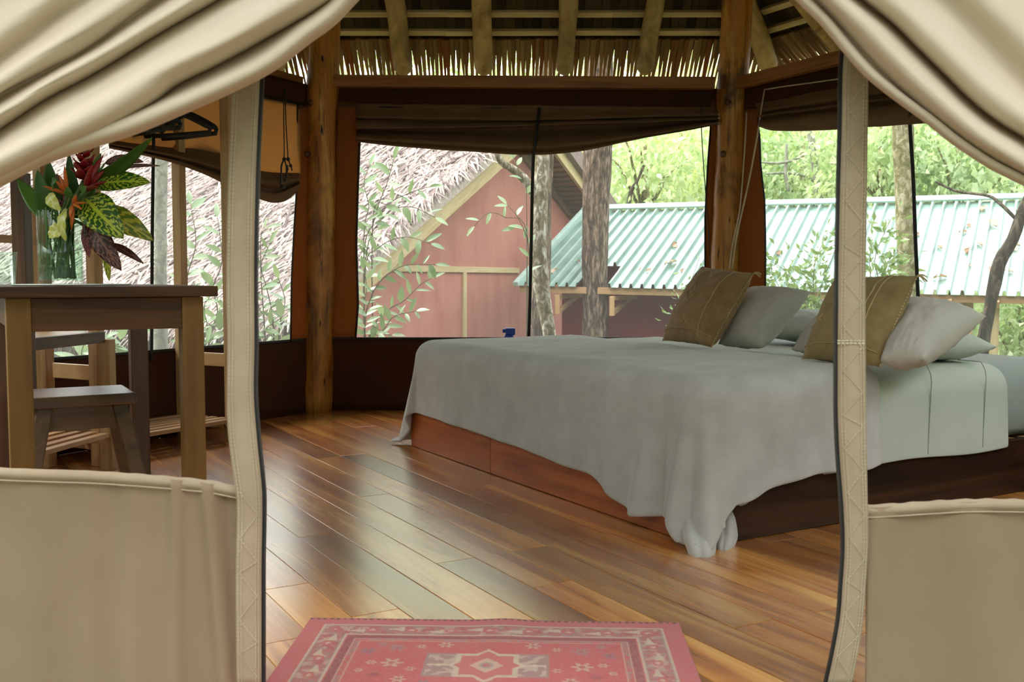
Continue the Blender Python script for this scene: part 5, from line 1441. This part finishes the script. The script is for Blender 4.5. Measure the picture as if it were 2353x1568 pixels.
# dark red wall below
def shw(a, z, off=0.0): 
    p = tin(a, 0.38); return V((p.x, p.y + off, z))
def wallseg(a0, a1, mat, nm):
    z1 = min(tin(a0, 0.38).z, tin(a1, 0.38).z) - 0.03
    vs = [shw(a0, GZ), shw(a1, GZ), shw(a1, z1), shw(a0, z1)]; vs += [v + V((0, .15, 0)) for v in vs]
    mk(nm, vs, [(0, 1, 2, 3), (7, 6, 5, 4), (0, 4, 5, 1), (3, 2, 6, 7), (0, 3, 7, 4), (1, 5, 6, 2)], M[mat], shed)
wallseg(0.045, 0.46, 'darkred', 'shed_wall')
wallseg(0.46, 0.66, 'soffit', 'shed_wall')
for pxx in (1296, 1436):
    a = (pxx - 1192) / (2218 - 1192.0)
    p = tin(a, 0.0, -0.11)
    w0 = shw(a, p.z - 0.22)
    board('bracket_arm', p - Z * 0.02, V((w0.x, w0.y, p.z - 0.02)), Z, 0.06, 0.05, M['rawwood'], shed)
    board('bracket_post', p - Z * 0.0, p - Z * 0.24, X, 0.07, 0.06, M['rawwood'], shed)
    board('bracket_brace', p - Z * 0.22, p + (V((w0.x, w0.y, p.z)) - p) * 0.75 - Z * 0.02, Z, 0.05, 0.05, M['rawwood'], shed)
for a in (1.0, 1.05, 1.15, 1.36):
    p = tin(a, 0.12, -0.1)
    board('roof_post', V((p.x, p.y, GZ)), p, Y_, 0.10, 0.10, M['palewood'], shed)
for a in (0.9, 0.97, 1.06, 1.15, 1.24):
    board('rafter_tail', tin(a, 0.0, -0.10), tin(a, 0.9, -0.10), Z, 0.05, 0.08, M['rawwood'], shed)
# dry leaves on the metal roof
Nl = 46
base_me = None
for i in range(Nl):
    if i < 30: a = R.uniform(0.78, 1.28); b = R.uniform(0.02, 0.9)
    else: a = R.uniform(0.05, 0.6); b = R.uniform(0.04, 0.6)
    if b < b0_of(a) + 0.03: continue
    if base_me is None:
        P, fs = [], []
        m, n = 5, 7
        for q in range(n):
            f = q / (n - 1); w = 0.035 * (math.sin(math.pi * f) ** 0.7 if 0 < f < 1 else 0) + 0.001
            for g in (-1, -.5, 0, .5, 1): P.append((g * w, (f - .5) * 0.15, 0.012 * g * g * 2 + 0.02 * math.sin(f * 3) + 0.008 * g))
        base_me = bpy.data.meshes.new('dry_leaf'); base_me.from_pydata(P, [], grid_faces(n, m)); base_me.materials.append(M['dryleaf'])
        base_me.polygons.foreach_set('use_smooth', [True] * len(base_me.polygons))
    o = bpy.data.objects.new('dry_leaf', base_me); COL.objects.link(o)
    o.location = tin(a, b, 0.012 if True else 0); sc = R.uniform(0.5, 1.15); o.scale = (sc * 1.2, sc, sc)
    o.rotation_euler = (0.42 + R.uniform(-.15, .15), R.uniform(-.15, .15), R.uniform(-3, 3))
    nrm = (tin(a + .01, b) - tin(a, b)).cross(tin(a, b + .01) - tin(a, b)).normalized()
    o.rotation_euler = (nrm.to_track_quat('Z', 'Y') @ Matrix.Rotation(R.uniform(-3, 3), 3, 'Z').to_quaternion()).to_euler()
    _props(o, 'curled dry leaf fallen on the green metal roof', 'leaf', 'dry leaves on the metal roof', None)

# ---- trees close by
def px_trunk(name, label, line, mat, cat='tree', wob__=0.10, seed=0, seg=16, n=40, branches=()):
    """line: (px, py, half width px, depth)"""
    c = [at(x, y, d) for x, y, w, d in line]; rr = [w / F * d for x, y, w, d in line]
    Q = smooth_line([(p.x, p.y, p.z, r) for p, r in zip(c, rr)], n)
    base = c[-1]
    t = thing(name, label, cat, V((base.x, base.y, GZ)))
    vs, fs = tubev([q[:3] for q in Q], [float(q[3]) for q in Q], seg, wob__, seed)
    mk('trunk', vs, fs, M[mat], t, True)
    for bl_ in branches:
        cb = [at(x, y, d) for x, y, w, d in bl_]; rb = [w / F * d for x, y, w, d in bl_]
        Q = smooth_line([(p.x, p.y, p.z, r) for p, r in zip(cb, rb)], 24)
        vs, fs = tubev([q[:3] for q in Q], [float(q[3]) for q in Q], 10, wob__, seed + 3)
        mk('branch', vs, fs, M[mat], t, True)
    return t
px_trunk('lichen_tree', 'slender tree with white lichen patches outside the rear window', [(1246, -420, 14, 7.8), (1246, 100, 15, 7.8), (1245, 330, 17, 7.8), (1242, 450, 18, 7.8), (1238, 560, 18, 7.8), (1242, 640, 19, 7.8), (1254, 720, 16, 7.8), (1264, 790, 15, 7.8), (1274, 1010, 17, 7.8)], 'lichen', seed=1,
         branches=([(1230, 470, 7, 7.8), (1222, 440, 10, 7.78), (1208, 415, 11, 7.76), (1180, 390, 9, 7.74), (1152, 372, 8, 7.72), (1143, 352, 7, 7.7), (1138, 330, 6, 7.7)],))
px_trunk('grey_tree', 'grey rough trunk close behind the lichen tree', [(1262, -400, 12, 9.2), (1260, 200, 13, 9.2), (1258, 350, 14, 9.2), (1252, 470, 15, 9.2), (1246, 600, 20, 9.2), (1238, 720, 22, 9.2), (1232, 800, 24, 9.2), (1230, 950, 27, 9.2)], 'bark', seed=2)
dn_ = tin(0.19, 0.12).y - 0.05
px_trunk('rough_barked_tree', 'thick rough barked trunk growing up through the metal roof', [(1378, -420, 30, dn_), (1375, 200, 32, dn_), (1373, 350, 33, dn_), (1369, 470, 31, dn_), (1367, 600, 30, dn_), (1368, 700, 30, dn_), (1366, 800, 31, dn_), (1366, 910, 34, dn_)], 'bark', seed=3, seg=22)
px_trunk('mossy_tree', 'pale mossy trunk standing outside the right window', [(2066, -300, 22, 8.4), (2070, 180, 23, 8.4), (2074, 300, 23, 8.4), (2078, 400, 22, 8.4), (2080, 480, 22, 8.4), (2084, 560, 22, 8.4), (2086, 660, 22, 8.4), (2088, 760, 24, 8.4), (2090, 980, 27, 8.4)], 'moss', seed=4)
px_trunk('leaning_sapling', 'dark thin sapling leaning across the right edge', [(2460, 250, 8, 6.6), (2400, 380, 10, 6.6), (2352, 480, 12, 6.6), (2330, 545, 13, 6.6), (2298, 600, 15, 6.6), (2286, 650, 15, 6.6), (2272, 720, 13, 6.6), (2260, 780, 14, 6.6), (2250, 900, 15, 6.6), (2245, 1050, 16, 6.6)], 'darkbark', seed=5,
         branches=([(2336, 505, 4, 6.6), (2300, 470, 4, 6.7), (2270, 450, 3.5, 6.8), (2200, 440, 3, 7.0), (2150, 418, 2.5, 7.1)],))
px_trunk('pale_tree', 'pale grey trunk seen between the rack posts', [(372, 150, 14, 7.6), (371, 380, 14, 7.6), (369, 500, 14, 7.6), (369, 650, 14, 7.6), (370, 800, 16, 7.6), (371, 1050, 18, 7.6)], 'paletrunk', seed=6)
px_trunk('thin_forest_tree', 'thin grey trunk among the leaves between post and door band', [(1852, -100, 7, 17), (1856, 250, 8, 17), (1866, 330, 8, 17), (1874, 400, 8, 17), (1880, 470, 8, 17), (1884, 600, 9, 17), (1886, 800, 9, 17)], 'paletrunk', seed=7,
         branches=([(1868, 345, 2.5, 17), (1830, 365, 3, 16.9), (1790, 375, 3, 16.8), (1740, 372, 2, 16.7)], [(1876, 420, 2.5, 17), (1840, 402, 3, 16.9), (1800, 398, 3, 16.9), (1760, 400, 2, 16.8)], [(1808, 330, 3, 16.9), (1806, 400, 5, 16.9), (1812, 440, 4, 16.9)]))
px_trunk('bent_sapling', 'bent slim sapling between the rough trunk and the right post', [(1480, 380, 3, 16.5), (1462, 420, 4, 16.5), (1450, 440, 5, 16.5), (1444, 480, 5, 16.5), (1442, 560, 5, 16.5), (1440, 800, 5, 16.5)], 'darkbark', seed=8)

# ---- leaf clouds
def leafcloud(name, pts, axes, L, W, mat, parent, fold=0.25):
    N = len(pts)
    ax = axes / np.linalg.norm(axes, axis=1)[:, None]
    rnd = NP.randn(N, 3); b = np.cross(ax, rnd); b /= np.linalg.norm(b, axis=1)[:, None]; n = np.cross(ax, b)
    L = L[:, None]; W = W[:, None]
    p0 = pts; p3 = pts + ax * L - n * L * 0.10; mid = pts + ax * L * 0.45
    p1 = mid + b * W / 2 + n * W * fold * .5; p2 = mid - b * W / 2 + n * W * fold * .5
    pm = mid
    V_ = np.stack([p0, p1, p3, p2, pm], 1).reshape(-1, 3)
    f = np.array([(0, 1, 4), (1, 2, 4), (2, 3, 4), (3, 0, 4)])
    Fq = (np.arange(N)[:, None, None] * 5 + f[None]).reshape(-1, 3)
    return mk(name, V_, Fq.tolist(), mat, parent, kind='stuff')
def forest_tree(label, px, py, d, rad, N, mat, size, name='forest_tree', hgt=None, group=None, trunk='moss', squash=0.8):
    c = at(px, py, d)
    t = thing(name, label, 'tree', V((c.x, c.y, GZ)), group=group)
    tube('trunk', [V((c.x, c.y, GZ - 0.1)), V((c.x + .1, c.y, (c.z + GZ) / 2)), c + Z * rad * .5], [0.10, 0.08, 0.03], M[trunk], t, 9, 0.1)
    N = int(N * 0.62); nc = max(8, N // 45)
    cc = NP.randn(nc, 3); cc /= np.linalg.norm(cc, axis=1)[:, None]; cc *= (NP.rand(nc, 1) ** 0.45) * rad; cc[:, 2] *= squash
    for k in range(min(6, nc)):
        tube('branch', [c - Z * rad * 0.5, c + V(cc[k]) * 0.55 - Z * .1, c + V(cc[k])], [0.035, 0.02, 0.008], M[trunk], t, 6)
    ci = NP.randint(0, nc, N)
    pts = np.array(c) + cc[ci] + NP.randn(N, 3) * (rad * 0.16)
    axes = NP.randn(N, 3) * 0.6 + np.array([0, 0, -0.75]) + cc[ci] / rad * 0.5
    s = size * (0.6 + 0.8 * NP.rand(N))
    leafcloud('foliage', pts, axes, s, s * 0.5, M[mat], t)
    return t
for args in (
    ('pale feathery leaved tree above the green roof, left of the right post', 1480, 400, 17.5, 1.5, 4200, 'leafA', 0.16),
    ('yellow green tree filling the gap right of the rough trunk', 1560, 330, 21.0, 2.2, 5200, 'leafB', 0.20),
    ('bright tree behind the right post', 1700, 380, 20.0, 1.9, 3600, 'leafB', 0.20),
    ('dense green tree between the right post and the door band', 1840, 400, 18.5, 1.7, 5200, 'leafC', 0.16),
    ('tall yellow green tree high behind the door band', 1900, 250, 22.0, 2.6, 6000, 'leafB', 0.20),
    ('deep green tree right of the mossy trunk', 2200, 400, 15.5, 1.4, 5200, 'leafC', 0.15),
    ('feathery green tree left of the mossy trunk', 2020, 370, 16.0, 1.2, 3600, 'leafA', 0.13),
    ('large bright tree at the right edge above the metal roof', 2330, 300, 19.0, 2.4, 5200, 'leafA', 0.18),
    ('low bright bushy tree under the right end of the metal roof', 2340, 760, 15.5, 1.1, 4200, 'leafA', 0.14),
    ('leafy tree above the thatch at the far left', -10, 400, 24.0, 3.0, 4200, 'leafA', 0.24),
    ('hazy tree far behind the middle of the roof', 1640, 250, 28.0, 3.6, 5200, 'leafB', 0.28),
    ('hazy tree far behind the door band', 1960, 420, 27.0, 3.2, 5200, 'leafB', 0.26),
    ('hazy tree far behind the right curtain', 2260, 250, 28.0, 3.6, 5200, 'leafB', 0.28),
    ('shaded tree low behind the open end of the shed', 2200, 800, 20.0, 2.0, 4200, 'leafC', 0.2),
    ('green tree high over the cottage ridge', 1300, 130, 24.0, 3.4, 4200, 'leafA', 0.26),
    ('leafy tree over the cottage thatch', 900, 60, 26.0, 3.4, 4200, 'leafA', 0.26),
):
    forest_tree(*args)

# ---- shrubs between the huts: every leaf a part
def leaf_me(nm, W, L=1.0, curl=0.18):
    P = []
    n = 6
    for q in range(n):
        f = q / (n - 1); w = W / 2 * (math.sin(math.pi * f ** 0.85) ** 0.8 if 0 < f < 1 else 0) + 0.004
        for g in (-1, 0, 1): P.append((g * w, f * L, -curl * f * f * L + 0.12 * abs(g) * w * 2))
    me = bpy.data.meshes.new(nm); me.from_pydata(P, [], grid_faces(n, 3)); me.polygons.foreach_set('use_smooth', [True] * len(me.polygons)); return me
LM = [leaf_me('leaf', 0.32), leaf_me('leaf', 0.42, curl=0.3), leaf_me('leaf', 0.28, curl=0.1)]
for m in LM: m.materials.append(M['leafshiny'])
def place_leaf(parent, p, d, size, me, roll=0.0):
    o = bpy.data.objects.new('leaf', me); COL.objects.link(o); o.parent = parent
    d = V(d).normalized(); up = V((0.35 * math.sin(roll), -0.95, 0.9)).normalized()
    x = d.cross(up).normalized(); z = x.cross(d).normalized()
    m = Matrix((x, d, z)).transposed().to_4x4(); m = m @ Matrix.Rotation(roll * 0.5, 4, 'Y'); m = m @ Matrix.Scale(size, 4); m.translation = V(p) - wob(parent)
    o.matrix_local = m
def shrub(label, base_px, stems, d, size, name='leafy_shrub', lm=None, dens=0.42, group=None):
    b = at(base_px[0], base_px[1], d)
    t = thing(name, label, 'shrub', V((b.x, b.y, GZ)), group=group)
    for st in stems:
        c = [at(x, y, d + dd) for x, y, dd in st]
        b0 = V((c[0].x, c[0].y + 0.02, GZ - .02))
        Q = smooth_line([tuple(b0)] + [tuple(p) for p in c], 40)
        L = np.linalg.norm(np.diff(Q, axis=0), axis=1).sum()
        tube('stem', [tuple(q) for q in Q], [float(0.008 - 0.0055 * i / 39) for i in range(40)], M['stem'], t, 5)
        start = 0.42 * 0; acc = 0; k = 0
        S2 = smooth_line([tuple(p) for p in c], 60); L2 = np.linalg.norm(np.diff(S2, axis=0), axis=1); tot_ = 0
        step = size * dens; nxt = step * 0.5
        for i in range(59):
            tot_ += L2[i]
            if tot_ >= nxt:
                nxt += step; k += 1
                dr = V(S2[i + 1]) - V(S2[i]); dr.normalize()
                side = dr.cross(V((0.2, -1, 0.3))).normalized() * (1 if k % 2 else -1)
                dd = dr * 0.55 + side * R.uniform(.6, 1.0) + V((0, -0.35 * R.random(), -0.15 + .3 * R.random()))
                place_leaf(t, S2[i], dd, size * R.uniform(.75, 1.2), (lm or LM)[R.randrange(len(lm or LM))], R.uniform(-.8, .8))
        place_leaf(t, S2[-1], V(S2[-1]) - V(S2[-3]), size, LM[0])
    return t
shrub('glossy leaved shrub low in front of the pink wall', (850, 800), [[(838, 770, 0), (850, 690, -.1), (880, 640, -.1), (930, 610, -.15), (1000, 608, -.2)], [(860, 770, 0), (890, 715, -.05), (930, 690, -.1), (965, 655, -.1), (990, 640, -.1)],
      [(840, 790, 0), (835, 720, 0), (842, 660, .05), (836, 620, .05)], [(850, 775, 0), (880, 760, -.1), (905, 728, -.1), (956, 715, -.2)], [(845, 790, 0), (870, 772, -.05), (900, 770, -.1)]], 7.3, 0.11)
shrub('tall shrub with hanging pointed leaves over the thatch edge', (836, 800), [[(836, 600, 0), (856, 520, 0), (870, 470, 0), (890, 420, -.05), (905, 365, -.1)], [(838, 640, 0), (870, 570, -.1), (930, 545, -.1), (990, 560, -.2)], [(838, 620, 0), (880, 500, .05), (940, 475, 0), (1000, 500, -.1)],
      [(836, 560, 0), (848, 480, 0), (836, 420, .05), (850, 380, .1)], [(856, 520, 0), (890, 470, 0), (950, 440, -.05), (985, 430, -.1)]], 7.5, 0.12, dens=0.6)
shrub('shrub seen between the door band and the left post', (640, 830), [[(630, 800, 0), (625, 720, 0), (612, 660, 0), (600, 610, 0), (620, 560, 0)], [(640, 800, 0), (648, 720, 0), (655, 690, 0), (640, 640, -.1)], [(630, 800, 0), (610, 760, 0), (640, 735, -.1), (660, 720, -.1)], [(628, 760, 0), (600, 720, 0), (590, 690, 0)], [(610, 800, 0), (600, 640, 0), (600, 540, 0), (612, 525, 0)]], 7.0, 0.115, dens=0.55)
shrub('broad leaved shrub in the left window right of the rack post', (470, 840), [[(460, 800, 0), (440, 720, 0), (430, 640, 0), (450, 560, 0), (438, 470, .1)], [(480, 800, 0), (500, 720, 0), (490, 660, 0), (510, 600, 0), (500, 500, .1)], [(470, 800, 0), (470, 740, -.1), (500, 760, -.1), (520, 740, -.1)], [(470, 800, 0), (450, 770, -.1), (430, 740, -.1)], [(480, 790, 0), (470, 700, -.1), (510, 680, -.1)], [(450, 800, 0), (425, 770, 0), (418, 720, 0)]], 7.0, 0.125, dens=0.5)
shrub('shrub low behind the shelf unit and stool', (200, 880), [[(180, 860, 0), (170, 810, 0), (150, 780, 0), (140, 750, 0)], [(200, 860, 0), (220, 800, 0), (240, 780, -.1)], [(190, 860, 0), (190, 800, -.1), (215, 770, -.1)], [(300, 850, 0), (295, 790, 0), (305, 750, 0)], [(90, 860, 0), (85, 810, 0), (92, 780, 0)], [(240, 850, 0), (250, 800, 0), (300, 770, 0)]], 6.6, 0.17)
shrub('trailing twig with small leaves hanging before the pink gable', (1212, 800), [[(1216, 640, 0), (1214, 560, 0), (1190, 500, 0), (1165, 470, 0)], [(1214, 560, 0), (1160, 500, 0), (1120, 490, 0), (1090, 520, 0)], [(1210, 460, 0), (1196, 400, 0), (1180, 365, 0)]], 7.6, 0.10, name='climbing_twig', dens=1.1)
# fine-leaved bushes near the right window: leaflets too many to count
def fine_bush(label, stems, d, mat, size, N, name='fine_leaved_bush'):
    b = at(stems[0][0][0], stems[0][0][1], d)
    t = thing(name, label, 'bush', V((b.x, b.y, GZ)))
    pts, axs = [], []
    for st in stems:
        c = [at(x, y, d + dd) for x, y, dd in st]
        Q = smooth_line([(c[0].x, c[0].y, GZ - .02)] + [tuple(p) for p in c], 40)
        tube('stem', [tuple(q) for q in Q], [float(0.007 - 0.005 * i / 39) for i in range(40)], M['stem'], t, 5)
        S2 = smooth_line([tuple(p) for p in c], 60)
        for q in range(N):
            i = R.randrange(0, 59); dr = S2[i + 1] - S2[i]; dr /= np.linalg.norm(dr)
            tw = np.array([R.gauss(0, 1), R.gauss(0, .6), R.gauss(0, .7)]); tw /= np.linalg.norm(tw)
            off = R.random() * size * 3.0
            pts.append(S2[i] + tw * off); axs.append(dr * 0.6 + tw + np.array([0, 0, -.35]))
    n = len(pts); s = size * (0.6 + .7 * NP.rand(n))
    leafcloud('leaflets', np.array(pts), np.array(axs), s, s * .40, M[mat], t)
fine_bush('fine leaved bush outside the window between post and door band', [[(1860, 720, 0), (1830, 660, 0), (1800, 620, 0), (1770, 600, 0)], [(1870, 720, 0), (1870, 620, 0), (1890, 560, 0), (1905, 530, 0)], [(1880, 720, 0), (1890, 650, 0), (1910, 600, -.1), (1922, 570, -.1)], [(1850, 730, 0), (1800, 680, 0), (1775, 660, 0)], [(1880, 740, 0), (1860, 690, -.1), (1850, 720, -.2)], [(1800, 720, 0), (1780, 640, 0), (1765, 620, 0)]], 8.2, 'leafshinyI', 0.072, 130)
fine_bush('fine leaved bush between the door band and the mossy trunk', [[(2020, 680, 0), (2010, 600, 0), (2030, 540, 0), (2050, 500, 0)], [(2030, 680, 0), (2040, 620, 0), (2060, 580, 0)], [(2000, 680, 0), (1998, 600, 0), (2004, 560, 0)]], 8.0, 'leafshinyI', 0.08, 90)
fine_bush('small fine leaved sprig at the left of the small cushion', [[(1560, 760, 0), (1570, 680, 0), (1590, 640, 0), (1608, 590, 0)], [(1560, 760, 0), (1575, 690, 0), (1600, 660, 0)]], 9.0, 'leafshinyI', 0.06, 40)

# unseen trees added left, right and behind the camera to cut the sky light
for i, (x, y, big) in enumerate(((-9, 3, 0), (-10, 8, 0), (-8.5, -2, 1), (-5, -8.5, 1), (0.5, -10, 1), (6, -8.5, 1), (9.5, -2, 1), (10, 3, 0), (9.5, 8, 0))):
    rad = 3.3 if big else 2.6
    c = V((x, y, 3.2 if big else 2.6))
    t = thing('forest_tree', 'unseen leafy tree added near the hut to cut the sky light', 'tree', V((x, y, GZ)), group='unseen trees added to cut the sky light')
    tube('trunk', [V((x, y, GZ - .1)), V((x + .1, y, 1.6)), V((x, y, c.z + rad * .7))], [0.18, 0.15, 0.05], M['bark'], t, 9, 0.1)
    nc = 70; N = 4200 if big else 2600
    cc = NP.randn(nc, 3); cc /= np.linalg.norm(cc, axis=1)[:, None]; cc *= (NP.rand(nc, 1) ** 0.4) * rad; cc[:, 2] *= 1.1
    pts = np.array(c) + cc[NP.randint(0, nc, N)] + NP.randn(N, 3) * 0.5
    pts[:, 2] = np.maximum(pts[:, 2], GZ + 0.1)
    s = (0.5 if big else 0.36) * (0.6 + .8 * NP.rand(N))
    leafcloud('foliage', pts, NP.randn(N, 3) + np.array([0, 0, -.6]), s, s * .55, M['leafD'], t)
